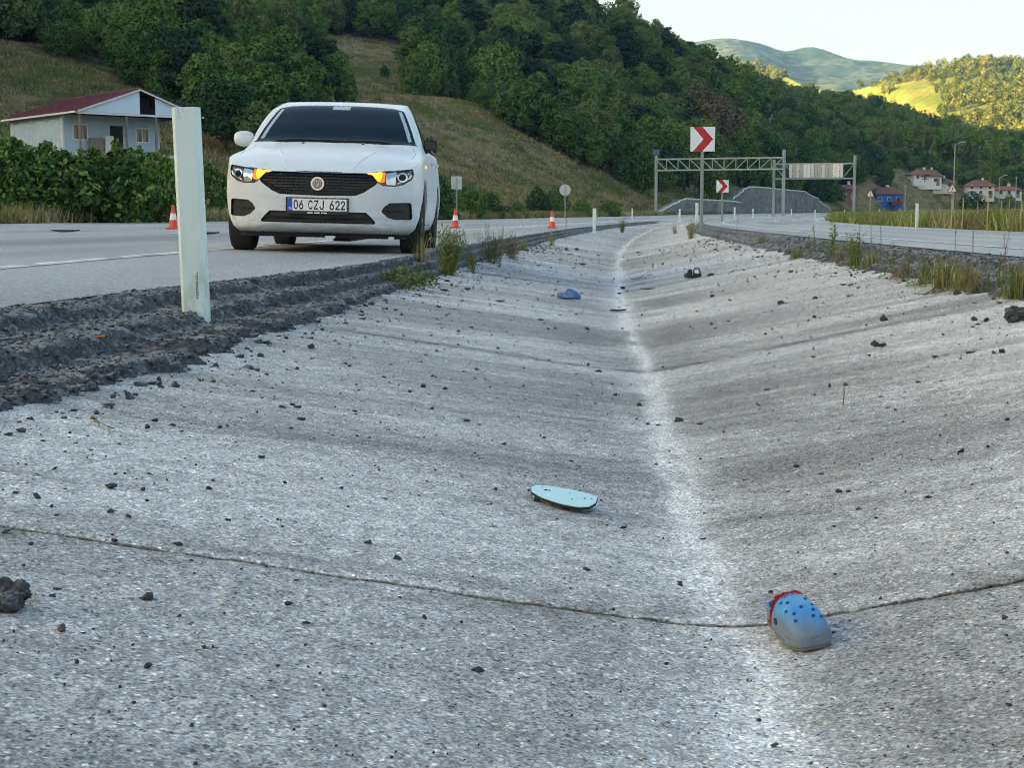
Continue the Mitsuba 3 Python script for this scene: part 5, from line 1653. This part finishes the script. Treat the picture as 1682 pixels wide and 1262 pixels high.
# trees that close the gaps above the wall and round the village
nn = 0
for x, y in [(xc(y) - 19 - o + r.uniform(-2, 2), y + r.uniform(-2, 2)) for y in np.arange(228, 420, 5.0) for o in (6, 11, 17, 22)]:
    x, y = float(x), float(y)
    if not visible(np.array([x, y, float(terrain(x, y))]), 8) or (x - xc(y) > -25):
        continue
    nn += 1
    place(f'hillside_forest__{900 + nn:03d}', DENSE['acb'[int(r.integers(0, 3))]][0], [x, y, float(terrain(x, y)) - 0.2], r.uniform(4.5, 8.5) + max(0, (y - 300) * 0.01), r.uniform(0.9, 1.3))
HOUSES = [scene[k]['to_world'] for k in scene if k.startswith('house') and k.endswith('__roof')]
HXY = [(float(np.array(T(h).matrix)[0, 3]), float(np.array(T(h).matrix)[1, 3])) for h in HOUSES]
nn = 0
for y in np.arange(375, 478, 5.5):
    for x in np.arange(xc(y) + 12 if y < 420 else 80, 0.385 * y, 5.5):
        xx, yy = float(x + r.uniform(-2.5, 2.5)), float(y + r.uniform(-2.5, 2.5))
        if any(abs(xx - a) < 6.5 and -40 < yy - b < 4.5 for a, b in HXY) and r.uniform() < 0.93 or (yy < 440 and r.uniform() < 0.4):
            continue
        nn += 1
        place(f'ridge_forest__{4000 + nn:04d}', MID['acdb'[int(r.integers(0, 4))]][0], [xx, yy, float(terrain(xx, yy)) - 0.2], r.uniform(2.6, 6.0), r.uniform(0.9, 1.4))
# fence along the terrace on the hill
for i, px in enumerate(np.arange(588, 752, 11.5)):
    p = ground_hit(px, 152)
    if p is None:
        continue
    z = float(terrain(p[0], p[1]))
    h = r.uniform(1.0, 1.45)
    single('fence_post', tube([(p[0], p[1], z - 0.3), (p[0] + r.normal() * 0.06, p[1], z + h)], 0.075, 6), 'grass_straw', 'thin wooden post of the fence along the top of the meadow', 'fence post', 'fence posts along the top of the meadow', smooth=40)


# weeds close by
def weed(kind, h, seed, n=26):
    """Returns {material: mesh} of one plant of height h."""
    r = np.random.default_rng(seed)
    out = {}

    def put(mt, v, f):
        out.setdefault(mt, []).append(trimesh.Trimesh(v, f, process=False))

    def stem(p0, p1, w, mt, bend=0.1):
        mid = (p0 + p1) / 2 + r.normal(size=3) * bend * np.linalg.norm(p1 - p0)
        t = tube([p0, mid * 0.9 + p1 * 0.05 + p0 * 0.05, p1], [w, w * 0.8, w * 0.4], 4)
        put(mt, t.vertices, t.faces)
        return mid

    def leaf(p, d, ln, w, mt):
        d = d / np.linalg.norm(d)
        s = np.cross(d, [0, 0, 1.0]) + r.normal(size=3) * 0.2
        s /= np.linalg.norm(s)
        up = np.cross(s, d)
        m = p + d * ln * 0.5 + up * ln * 0.08
        v = np.array([p, m + s * w, p + d * ln - up * ln * 0.12, m - s * w])
        put(mt, v, np.array([[0, 1, 2], [0, 2, 3]]))
    if kind == 'bushy':
        for i in range(n):
            a, sp = r.uniform(0, 2 * PI), r.uniform(0.05, 0.42)
            p0 = np.array([r.normal() * 0.03, r.normal() * 0.03, -0.02])
            p1 = np.array([math.cos(a) * sp * h, math.sin(a) * sp * h, h * r.uniform(0.55, 1.0)])
            mt = 'olive' if r.uniform() < 0.6 else 'fresh'
            stem(p0, p1, 0.0022, mt, 0.06)
            for u in np.linspace(0.12, 1, 16):
                q = p0 + (p1 - p0) * u
                dd = r.normal(size=3) + [0, 0, 0.7]
                leaf(q, dd, h * r.uniform(0.06, 0.13), h * 0.016, ['olive', 'fresh', 'green', 'straw'][int(r.choice(4, p=[.4, .3, .2, .1]))])
    elif kind == 'low':
        for i in range(n * 9):
            a, rad = r.uniform(0, 2 * PI), h * 1.2 * math.sqrt(r.uniform())
            q = np.array([math.cos(a) * rad, math.sin(a) * rad, h * r.uniform(0.05, 0.95) * (1 - 0.5 * rad / (h * 1.2))])
            leaf(q, r.normal(size=3) + [math.cos(a), math.sin(a), 0.3], h * r.uniform(0.12, 0.26), h * 0.055, ['green', 'fresh', 'dark', 'olive'][int(r.integers(0, 4))])
    elif kind == 'dry':
        for i in range(n):
            a, sp = r.uniform(0, 2 * PI), r.uniform(0.05, 0.6)
            p0 = np.array([r.normal() * 0.05, r.normal() * 0.05, -0.02])
            p1 = np.array([math.cos(a) * sp * h, math.sin(a) * sp * h, h * r.uniform(0.4, 1.0)])
            stem(p0, p1, 0.0016, ['rusty', 'dry', 'dark'][int(r.integers(0, 3))], 0.1)
            for u in np.linspace(0.3, 1, 9):
                leaf(p0 + (p1 - p0) * u, r.normal(size=3), h * r.uniform(0.03, 0.08), h * 0.012, ['rusty', 'dry', 'dark', 'olive'][int(r.integers(0, 4))])
    elif kind == 'grass':
        for i in range(n * 4):
            a, sp = r.uniform(0, 2 * PI), abs(r.normal()) * 0.3
            p0 = np.array([r.normal() * 0.035, r.normal() * 0.035, -0.02])
            hh = h * r.uniform(0.35, 1.0)
            d = np.array([math.cos(a) * sp, math.sin(a) * sp, 1.0])
            w = 0.0022
            s = np.array([-math.sin(a), math.cos(a), 0]) * w
            m, t = p0 + d * hh * 0.6, p0 + d * hh + np.array([math.cos(a), math.sin(a), -0.5]) * sp * hh * 0.4
            put(['green', 'green', 'olive', 'fresh', 'dry', 'olive', 'straw'][int(r.integers(0, 7))], np.array([p0 - s, p0 + s, m + s * 0.8, m - s * 0.8, t]), np.array([[0, 1, 2], [0, 2, 3], [3, 2, 4]]))
    elif kind == 'spire':       # one or a few upright leafy stems
        for i in range(max(1, n // 9)):
            p0 = np.array([r.normal() * 0.03, r.normal() * 0.03, -0.02]) * (i > 0)
            p1 = p0 + np.array([r.normal() * 0.06 * h, r.normal() * 0.06 * h, h * (1 if i == 0 else r.uniform(0.5, 0.85))])
            stem(p0, p1, 0.0032, 'green', 0.03)
            for u in np.linspace(0.08, 1, 34):
                q = p0 + (p1 - p0) * u
                a = r.uniform(0, 2 * PI)
                leaf(q, np.array([math.cos(a), math.sin(a), 0.75]), h * r.uniform(0.10, 0.17) * (1.1 - 0.55 * u), h * 0.020, ['fresh', 'green', 'fresh'][int(r.integers(0, 3))])
    elif kind == 'stalk':
        for i in range(max(1, n // 13)):
            p0 = np.array([r.normal() * 0.02, r.normal() * 0.02, -0.02])
            p1 = p0 + np.array([r.normal() * 0.05 * h, r.normal() * 0.05 * h, h])
            stem(p0, p1, 0.0026, 'rusty', 0.03)
            for u in np.linspace(0.45, 1, 10):
                dd = r.normal(size=3) + [0, 0, 0.8]
                leaf(p0 + (p1 - p0) * u, dd, h * 0.07, 0.003, 'rusty')
    return {k: cat(v) for k, v in out.items()}


def surf(px, py):
    """Ground at a pixel of the photograph, near the ditch: its edges and the roads."""
    d = 8.0
    for _ in range(40):
        p = at(px, py, d)
        t = p[0] - float(xc(d))
        z = float(z_conc(t, d)) if -wl(d) < t < WR else float(ground_z(p[0], d))
        d = 0.5 * d + 0.5 * min(max((CAM_Z - z) / max(1e-3, (CAM_Z - p[2]) / d), 2), 110)
    p = at(px, py, d)
    return np.array([p[0], d, z]), FPX / d


WEEDS = [('bushy', 738, 452, 78, 56, 'bushy yellow green weed at the ditch edge below the car wheel'), ('low', 668, 474, 42, 44, 'low dark green plant spilling over the asphalt edge left of the bushy weed'), ('grass', 690, 430, 60, 14, 'tall thin weed standing in front of the car wheel'),
         ('bushy', 775, 446, 32, 16, 'small green weed right of the bushy one at the ditch edge'), ('dry', 808, 432, 60, 70, 'dry brown weeds on the asphalt edge right of the bushy weed'), ('dry', 840, 425, 46, 60, 'dark dry weeds on the asphalt edge in the middle distance'), ('stalk', 797, 420, 55, 40, 'bare dry stalks rising against the road right of the car'),
         ('grass', 905, 403, 35, 16, 'yellowish grass tuft below the third cone'), ('stalk', 930, 396, 62, 34, 'tall dry stems crossing the pole of the round sign'), ('bushy', 1022, 382, 22, 40, 'reddish green round bush on the left edge of the far ditch'), ('grass', 1136, 392, 42, 22, 'yellow grass tuft at the foot of the large chevron sign'),
         ('low', 425, 534, 11, 8, 'tiny green plant sprouting from the broken asphalt right of the marker post'), ('low', 482, 524, 10, 5, 'smaller green sprout on the asphalt edge beside the ditch'), ('dry', 160, 700, 9, 5, 'wisp of dry grass on the concrete below the asphalt edge'), ('stalk', 1385, 668, 42, 13, 'single dry sprig growing from the right bank'),
         ('spire', 1366, 424, 80, 18, 'tall upright leafy green weed on the right ditch edge'), ('spire', 1340, 420, 44, 30, 'pair of shorter leafy weeds left of the tallest one'), ('stalk', 1211, 412, 66, 13, 'thin dark stalk at the left end of the right ditch edge'), ('grass', 1252, 402, 20, 16, 'small grass tuft right of the thin dark stalk'),
         ('grass', 1310, 424, 26, 22, 'grass tuft in front of the right asphalt edge, left of the leafy weeds'), ('bushy', 1402, 438, 52, 18, 'green weed just right of the tallest leafy weed'), ('grass', 1430, 440, 36, 26, 'grass clump right of the green weed on the right edge'), ('spire', 1466, 452, 50, 26, 'upright green weeds in the middle of the right edge'),
         ('spire', 1494, 452, 40, 26, 'short upright weeds left of the broad clump on the right edge'), ('bushy', 1520, 466, 32, 26, 'broad low weed clump on the right ditch edge'), ('grass', 1552, 468, 54, 30, 'tall pale grass clump on the right edge'), ('grass', 1585, 472, 50, 30, 'pale grass clump second from the right end of the edge'),
         ('dry', 1600, 478, 34, 34, 'brown dry weeds between the pale grass clumps'), ('spire', 1640, 478, 56, 26, 'bright green upright weeds near the right picture edge'), ('grass', 1672, 486, 70, 34, 'tall grass at the right picture edge'), ('stalk', 1571, 440, 120, 13, 'tall dark bare stalk on the right, left of its twin'),
         ('stalk', 1591, 442, 110, 13, 'tall dark bare stalk on the right, right of its twin'), ('stalk', 1413, 428, 74, 13, 'bare stalk between the leafy weeds on the right edge'), ('stalk', 1444, 432, 62, 26, 'pair of thin bare stalks on the right edge'), ('dry', 1480, 458, 26, 30, 'low brown weeds along the right ditch edge'),
         ('dry', 1380, 430, 26, 30, 'brown weeds at the foot of the tallest leafy weed'), ('grass', 1530, 462, 60, 12, 'thin tall grass left of the pale clumps'), ('dry', 1545, 480, 20, 34, 'dark low weeds hanging over the concrete at right'), ('stalk', 1650, 470, 90, 26, 'bare stalks near the right picture edge'), ('low', 1505, 474, 14, 20, 'low green weed creeping onto the concrete at right'),
         ('grass', 860, 412, 30, 18, 'thin grass on the asphalt edge under the square sign'), ('dry', 770, 432, 40, 22, 'brown weeds behind the bushy weed'), ('grass', 1108, 384, 22, 16, 'grass tuft left of the large chevron sign at the far ditch edge'), ('dry', 1180, 392, 14, 20, 'dark low weeds right of the chevron sign post')]
for i, (kind, px, py, hp_, n, lab) in enumerate(WEEDS):
    p, s = surf(px, py)
    k = thing('weed', lab, 'weed')
    tw = T().translate([float(p[0]), float(p[1]), float(p[2]) + 0.005]).rotate([0, 0, 1], float(i * 67 % 360))
    for j, (mt, m) in enumerate(weed(kind, hp_ / s * (1.08 if px > 1220 else 1.0), 300 + i, int(n * (1.6 if px > 1220 else 1.3)) if kind not in ('stalk', 'spire') else n).items()):
        kk = part(k, 'foliage' if mt not in ('rusty', 'straw', 'dry') else 'dry_stems', m, 'grass_' + mt, tw)
        labels[kk] = {'kind': 'stuff'}

# ------------------------------------------------------------------ things lying about
def f_clog(p, n, uv):
    f = fbm(p.x * 30, p.y * 30, p.z * 30, 4)
    g = fbm(p.x * 140, p.y * 140, p.z * 140, 2)
    k = smoothstep(0.070, 0.034, p.z + 0.035 * (f - 0.5) + 0.02 * (g - 0.5))
    col = mix(mi.Color3f(0.035, 0.23, 0.56), mi.Color3f(0.07, 0.30, 0.60), f)
    col = mix(col, mi.Color3f(0.20, 0.38, 0.52), smoothstep(0.50, 0.72, f) * 0.55)
    return mix(col, mi.Color3f(0.165, 0.162, 0.14), k * (0.62 + 0.38 * g))


mat('clog_blue', {'type': 'principled', 'base_color': proc(f_clog), 'roughness': 0.55, 'specular': 0.35})
plastic('clog_blue_clean', 0.025, 0.11, 0.30, 0.5)
plastic('clog_hole', 0.010, 0.045, 0.15, 0.8)
plastic('clog_lining', 0.36, 0.010, 0.015, 0.9)
plastic('clog_sole', 0.12, 0.125, 0.125, 0.75)


def clog(name, label, tw, scale, blue, lining=True):
    L, N = 0.225, 40
    k = thing(name, label, 'clog')

    def dims(s):          # s: 0 toe .. 1 heel -> half width, top height
        w = np.interp(s, [0, .02, .06, .14, .28, .42, .55, .7, .85, .95, 1], [.018, .033, .042, .050, .053, .048, .041, .037, .036, .029, .010])
        h = np.interp(s, [0, .02, .06, .14, .28, .42, .52, .60], [.030, .040, .050, .064, .080, .092, .097, .098])
        return w, h
    P_ = lambda s, a: None  # noqa: E731
    ss = np.concatenate([np.linspace(0, 0.1, 9), np.linspace(0.125, 0.53, 16)])
    rings = []
    for s in ss:
        w, h = dims(s)
        a = np.linspace(0, PI, 23)
        ca, sa = np.cos(a), np.sin(a)
        tilt = 0.030 * sstep(0.30, 0.53, s)
        rings.append(np.stack([w * np.sign(ca) * np.abs(ca) ** 0.62, s * L + tilt * (1 - sa) * 1.3, 0.012 + (h - 0.012) * sa ** 0.72], 1))
    R = np.array(rings)

    def sheet(R):
        n, m = R.shape[:2]
        return grid_mesh(R[..., 0], R[..., 1], R[..., 2])
    outer = sheet(R)
    Rin = R.copy()
    Rin[..., 0] *= 0.90
    Rin[..., 2] = 0.012 + (Rin[..., 2] - 0.012) * 0.93
    inner = sheet(Rin)
    inner.faces = inner.faces[:, ::-1]
    lip = grid_mesh(*[np.stack([R[-1][:, i], Rin[-1][:, i]], 0) for i in range(3)])
    tip = np.vstack([R[0], [[0, 0, 0.012]]])
    front = trimesh.Trimesh(tip, [[23, i + 1, i] for i in range(22)], process=False)
    part(k, 'upper', cat([outer, inner, lip, front]), blue, tw, smooth=50)
    # sole with a raised heel cup
    sp = np.linspace(0, 1, 90) ** 1.6
    wv = np.array([dims(s)[0] for s in sp]) - 0.001
    pg = sg.Polygon(np.vstack([np.stack([wv, sp * L], 1), np.stack([-wv[::-1], sp[::-1] * L], 1)])).buffer(0.002)
    sole = trimesh.creation.extrude_polygon(pg, 0.013, engine='earcut')
    part(k, 'sole', sole, 'clog_sole' if blue == 'clog_blue' else blue, tw, smooth=60)
    ring = sg.Polygon(pg.exterior).difference(pg.buffer(-0.007)).intersection(sg.box(-1, 0.52 * L, 1, 1))
    hm = trimesh.creation.extrude_polygon(ring if isinstance(ring, sg.Polygon) else max(ring.geoms, key=lambda q: q.area), 0.032, engine='earcut')
    hm.apply_translation([0, 0, 0.018])
    part(k, 'heel_rim', hm, blue, tw, smooth=40)
    toe = pg.buffer(0.0030).intersection(sg.box(-1, -1, 1, 0.20 * L))
    tm = trimesh.creation.extrude_polygon(toe if isinstance(toe, sg.Polygon) else max(toe.geoms, key=lambda q: q.area), 0.014, engine='earcut')
    tm.apply_translation([0, 0, 0.010])
    part(k, 'toe_bumper', tm, blue, tw, smooth=40)
    # vent holes, sunk discs following the skin
    for s, u in [(.16, -.52), (.15, .10), (.16, .55), (.23, -.30), (.23, .36), (.31, -.58), (.30, .04), (.31, .52), (.385, -.32), (.385, .26), (.44, -.55), (.44, .62)]:
        j = int(np.argmin(np.abs(ss - s)))
        a = PI / 2 - u * 0.95
        i = int(round(a / PI * 22))
        p, pn, pa = R[j, i], R[min(j + 1, len(ss) - 1), i] - R[j - 1, i], R[j, min(i + 1, 22)] - R[j, i - 1]
        n = np.cross(pn, pa)
        n /= np.linalg.norm(n)
        n = n if n[2] > 0 else -n
        d = trimesh.creation.cylinder(0.0042, 0.0022, sections=14)
        d.apply_transform(trimesh.geometry.align_vectors([0, 0, 1], n))
        d.apply_translation(p)
        part(k, 'vent_hole', d, 'clog_hole', tw, smooth=30)
    for s_ in (-1, 1):
        j = len(ss) - 2
        d = trimesh.creation.cylinder(0.008, 0.006, sections=18)
        d.apply_transform(trimesh.transformations.rotation_matrix(PI / 2, [0, 1, 0]))
        d.apply_translation([s_ * 0.047, 0.50 * L, 0.040])
        part(k, 'strap_rivet', d, 'clog_hole', tw, smooth=30)
    if lining:
        lr = np.random.default_rng(8)
        v, f = [], []
        for q in range(2600):
            i = lr.uniform(0, 22)
            i0 = int(min(21, i))
            e = R[-1][i0] * (1 - (i - i0)) + R[-1][i0 + 1] * (i - i0)
            e = e * [0.95, 1, 0.98] + [0, lr.uniform(-0.010, 0.016), 0]
            d = np.array([lr.normal() * .5 + e[0] * 9, lr.normal() * .5 + 0.5, lr.normal() * .5 + 0.7])
            d /= np.linalg.norm(d)
            w = np.cross(d, lr.normal(size=3))
            w = w / np.linalg.norm(w) * 0.0007
            n0 = len(v)
            v += [e - w, e + w, e + d * lr.uniform(0.003, 0.008)]
            f.append([n0, n0 + 1, n0 + 2])
        band = grid_mesh(*[np.stack([R[-1][:, i] * (0.93 if i != 1 else 1) + (0.012 if i == 1 else 0), R[-2][:, i] * (0.92 if i != 1 else 1)], 0) for i in range(3)])
        part(k, 'lining', cat([trimesh.Trimesh(v, f, process=False), band]), 'clog_lining', tw, label='fuzzy red lining showing at the opening')
    return k


p, s = scatter_spot(1341, 1070)
clog('clog', 'dirty light blue clog with vent holes and red lining lying in the foreground', T().translate([float(p[0]), float(p[1]), float(p[2]) + 0.004]).rotate([0, 0, 1], 13).rotate([0, 1, 0], -9).rotate([1, 0, 0], 3).scale(0.68), 1.0, 'clog_blue')
p, s = scatter_spot(934, 492)
clog('clog', 'blue clog lying far off on the left bank of the ditch', T().translate([float(p[0]), float(p[1]) - 0.05, float(p[2]) + 0.01]).rotate([0, 0, 1], 68).rotate([0, 1, 0], 12).translate([0, -0.09, 0]).scale(0.82), 1.0, 'clog_blue_clean', False)

plastic('mirror_glass', 0.36, 0.60, 0.62, 0.10, specular=0.6, clearcoat=1.0)
plastic('mirror_cover', 0.74, 0.755, 0.77, 0.35)
# the mirror glass, propped on its clip
mp_, s = scatter_spot(922, 833)
ol = sg.Polygon([(-.078, .012), (-.070, .034), (-.045, .048), (.0, .056), (.050, .054), (.074, .040), (.082, .0), (.078, -.036), (.060, -.054), (.02, -.058), (-.03, -.044), (-.066, -.018)]).buffer(-0.02, quad_segs=16).buffer(0.034, quad_segs=24).buffer(-0.014, quad_segs=24)
MT = T().translate([float(mp_[0]), float(mp_[1]) + 0.02, float(mp_[2]) + 0.017]).rotate([0, 0, 1], -20).rotate([0, 1, 0], 8.5).rotate([1, 0, 0], 5)
k = thing('mirror_glass', 'pale cyan wing mirror glass lying propped up on the left bank', 'mirror glass')
g = trimesh.creation.extrude_polygon(ol, 0.002, engine='earcut')
g.apply_translation([0, 0, 0.0045])
part(k, 'glass', g, 'mirror_glass', MT, smooth=False)
part(k, 'backing', trimesh.creation.extrude_polygon(ol.buffer(0.0015), 0.0045, engine='earcut'), 'black_plastic', MT, smooth=False)
part(k, 'clip', cat([box(0.010, 0.012, 0.018, (-.050, -.020, -0.009))]), 'black_plastic', MT, smooth=False)
for q, rr in (((-.042, .012), .0042), ((-.034, .014), .003), ((.052, .012), .003), ((.030, -.012), .002), ((-.055, .026), .002), ((.066, .020), .002), ((.010, .030), .0016)):
    d = trimesh.creation.cylinder(rr, 0.0008, sections=10)
    d.apply_translation([*q, 0.0069])
    part(k, 'speck', d, 'asphalt_crumb', MT, smooth=False)


def shard(px, py, w_px, h_px, b, name, lab, catg, rot, seed, lift_=0.0):
    p, s = scatter_spot(px, py)
    r = np.random.default_rng(seed)
    w, h = w_px / s, h_px / s
    a = np.linspace(0, 2 * PI, 11)[:-1]
    pg = sg.Polygon(np.stack([np.cos(a) * w / 2 * r.uniform(0.75, 1.0, 10), np.sin(a) * w * 0.22 * r.uniform(0.6, 1.1, 10)], 1))
    m = trimesh.creation.extrude_polygon(pg, max(0.006, h * 0.4), engine='earcut')
    m.vertices[:, 2] += (m.vertices[:, 0] / w) ** 2 * h * 0.8
    m.apply_transform(trimesh.transformations.rotation_matrix(math.radians(rot), [0, 0, 1]))
    m.apply_translation(p + [0, 0, 0.004 + lift_])
    return single(name, m, b, lab, catg, smooth=False)


# white mirror cap: a shallow curved shell
p, s = scatter_spot(1046, 458)
cm = trimesh.creation.icosphere(subdivisions=3)
cm.vertices = np.sign(cm.vertices) * np.abs(cm.vertices) ** 0.85 * [0.105, 0.07, 0.055]
cm = trimesh.intersections.slice_mesh_plane(cm, [0, 0, -1], [0, 0, 0.012])
inn = trimesh.Trimesh(cm.vertices * 0.95, cm.faces[:, ::-1], process=False)
k = thing('mirror_cover', 'white wing mirror cover lying open side up on the right bank', 'mirror cover')
CT = T().translate([float(p[0]), float(p[1]), float(p[2]) + 0.056]).rotate([0, 0, 1], 10).rotate([0, 1, 0], -14)
part(k, 'shell', cm, 'mirror_cover', CT, smooth=40)
part(k, 'inner_face', inn, 'sign_back', CT, smooth=40)
# black mirror housing with a wire loop
p, s = scatter_spot(1137, 457)
k = thing('mirror_housing', 'broken black mirror housing with a bent loop standing on the right bank', 'mirror housing')
DT = T().translate([float(p[0]), float(p[1]), float(p[2])]).rotate([0, 0, 1], 20)
part(k, 'shell', cat([chunk(np.random.default_rng(4), 0.045, 4, 2).apply_translation([-.05, 0, .03]), box(.12, .09, .03, (0.0, .0, .018), .008), box(.07, .05, .045, (.055, .0, .03), .01), box(.03, .05, .07, (-.02, .01, .05), .008)]), 'black_plastic', DT, smooth=30)
lp = np.linspace(-0.3, PI + 0.3, 14)
part(k, 'loop', tube(np.stack([0.045 + 0.035 * np.cos(lp), 0 * lp, 0.045 + 0.055 * np.sin(lp)], 1), 0.006, 6), 'black_plastic', DT, smooth=40)
part(k, 'motor', box(.035, .03, .03, (.045, -.01, .055), .006), 'mirror_cover', DT, smooth=False)
shard(1015, 512, 32, 6, 'black_plastic', 'plastic_shard', 'long black plastic shard lying across the pale silt line', 'plastic shard', 12, 1)
shard(1065, 476, 30, 4, 'black_plastic', 'plastic_shard', 'thin dark plastic strip on the right bank below the white cover', 'plastic shard', 14, 2)
shard(1023, 476, 12, 9, 'black_plastic', 'plastic_shard', 'small curled black fragment beside the silt line', 'plastic shard', 40, 3)
shard(1017, 484, 7, 5, 'black_plastic', 'plastic_shard', 'tiny black fragment just left of the curled one', 'plastic shard', 0, 4)
shard(957, 436, 11, 6, 'black_plastic', 'plastic_shard', 'black fragment high on the far left bank', 'plastic shard', 10, 5)
shard(822, 496, 16, 5, 'black_plastic', 'plastic_shard', 'flat black fragment below the asphalt edge in the middle distance', 'plastic shard', 10, 6)
for px, py, d, w, lab in [(108, 384, 26, 0.24, 'dark flap of rubber lying on the left carriageway'), (342, 390, 24, 0.18, 'dark scrap on the road right of the tall marker post')]:
    x = float(at(px, py, d)[0])
    a = np.linspace(0, 2 * PI, 12)[:-1]
    pg = sg.Polygon(np.stack([np.cos(a) * w, np.sin(a) * w * 0.45 * r.uniform(0.7, 1.1, 11)], 1))
    m = trimesh.creation.extrude_polygon(pg, 0.02, engine='earcut')
    m.vertices[:, 2] += 0.03 * np.abs(m.vertices[:, 0] / w)
    m.apply_translation([x, d, ground_z(x, d) + 0.004])
    single('rubber_scrap', m, 'tyre', lab, 'rubber scrap', smooth=False)
# a scrap of orange plastic in the rubble
m = box(0.028, 0.009, 0.005, (0, 0, 0), 0.001)
q, s = surf(166, 564)
m.apply_transform(trimesh.transformations.rotation_matrix(0.3, [0, 0, 1]))
m.apply_translation([q[0], q[1], 0.30])
single('lamp_shard', m, 'amber', 'orange lamp shard lying on the asphalt steps left of the tall marker post', 'lamp shard', smooth=False)

# ------------------------------------------------------------------ the air
scene['air'] = {'type': 'homogeneous', 'albedo': 0.95, 'sigma_t': {'type': 'rgb', 'value': [HAZE * 0.5, HAZE, HAZE * 1.9]}}
scene['haze'] = {'type': 'cube', 'to_world': T().translate([0, 1750, 238]).scale([5050, 4800, 246]), 'bsdf': {'type': 'null'}, 'interior': {'type': 'ref', 'id': 'air'}}
labels['haze'] = {'label': 'thin evening haze filling the valley', 'category': 'haze', 'kind': 'stuff'}
scene['camera']['medium'] = {'type': 'ref', 'id': 'air'}
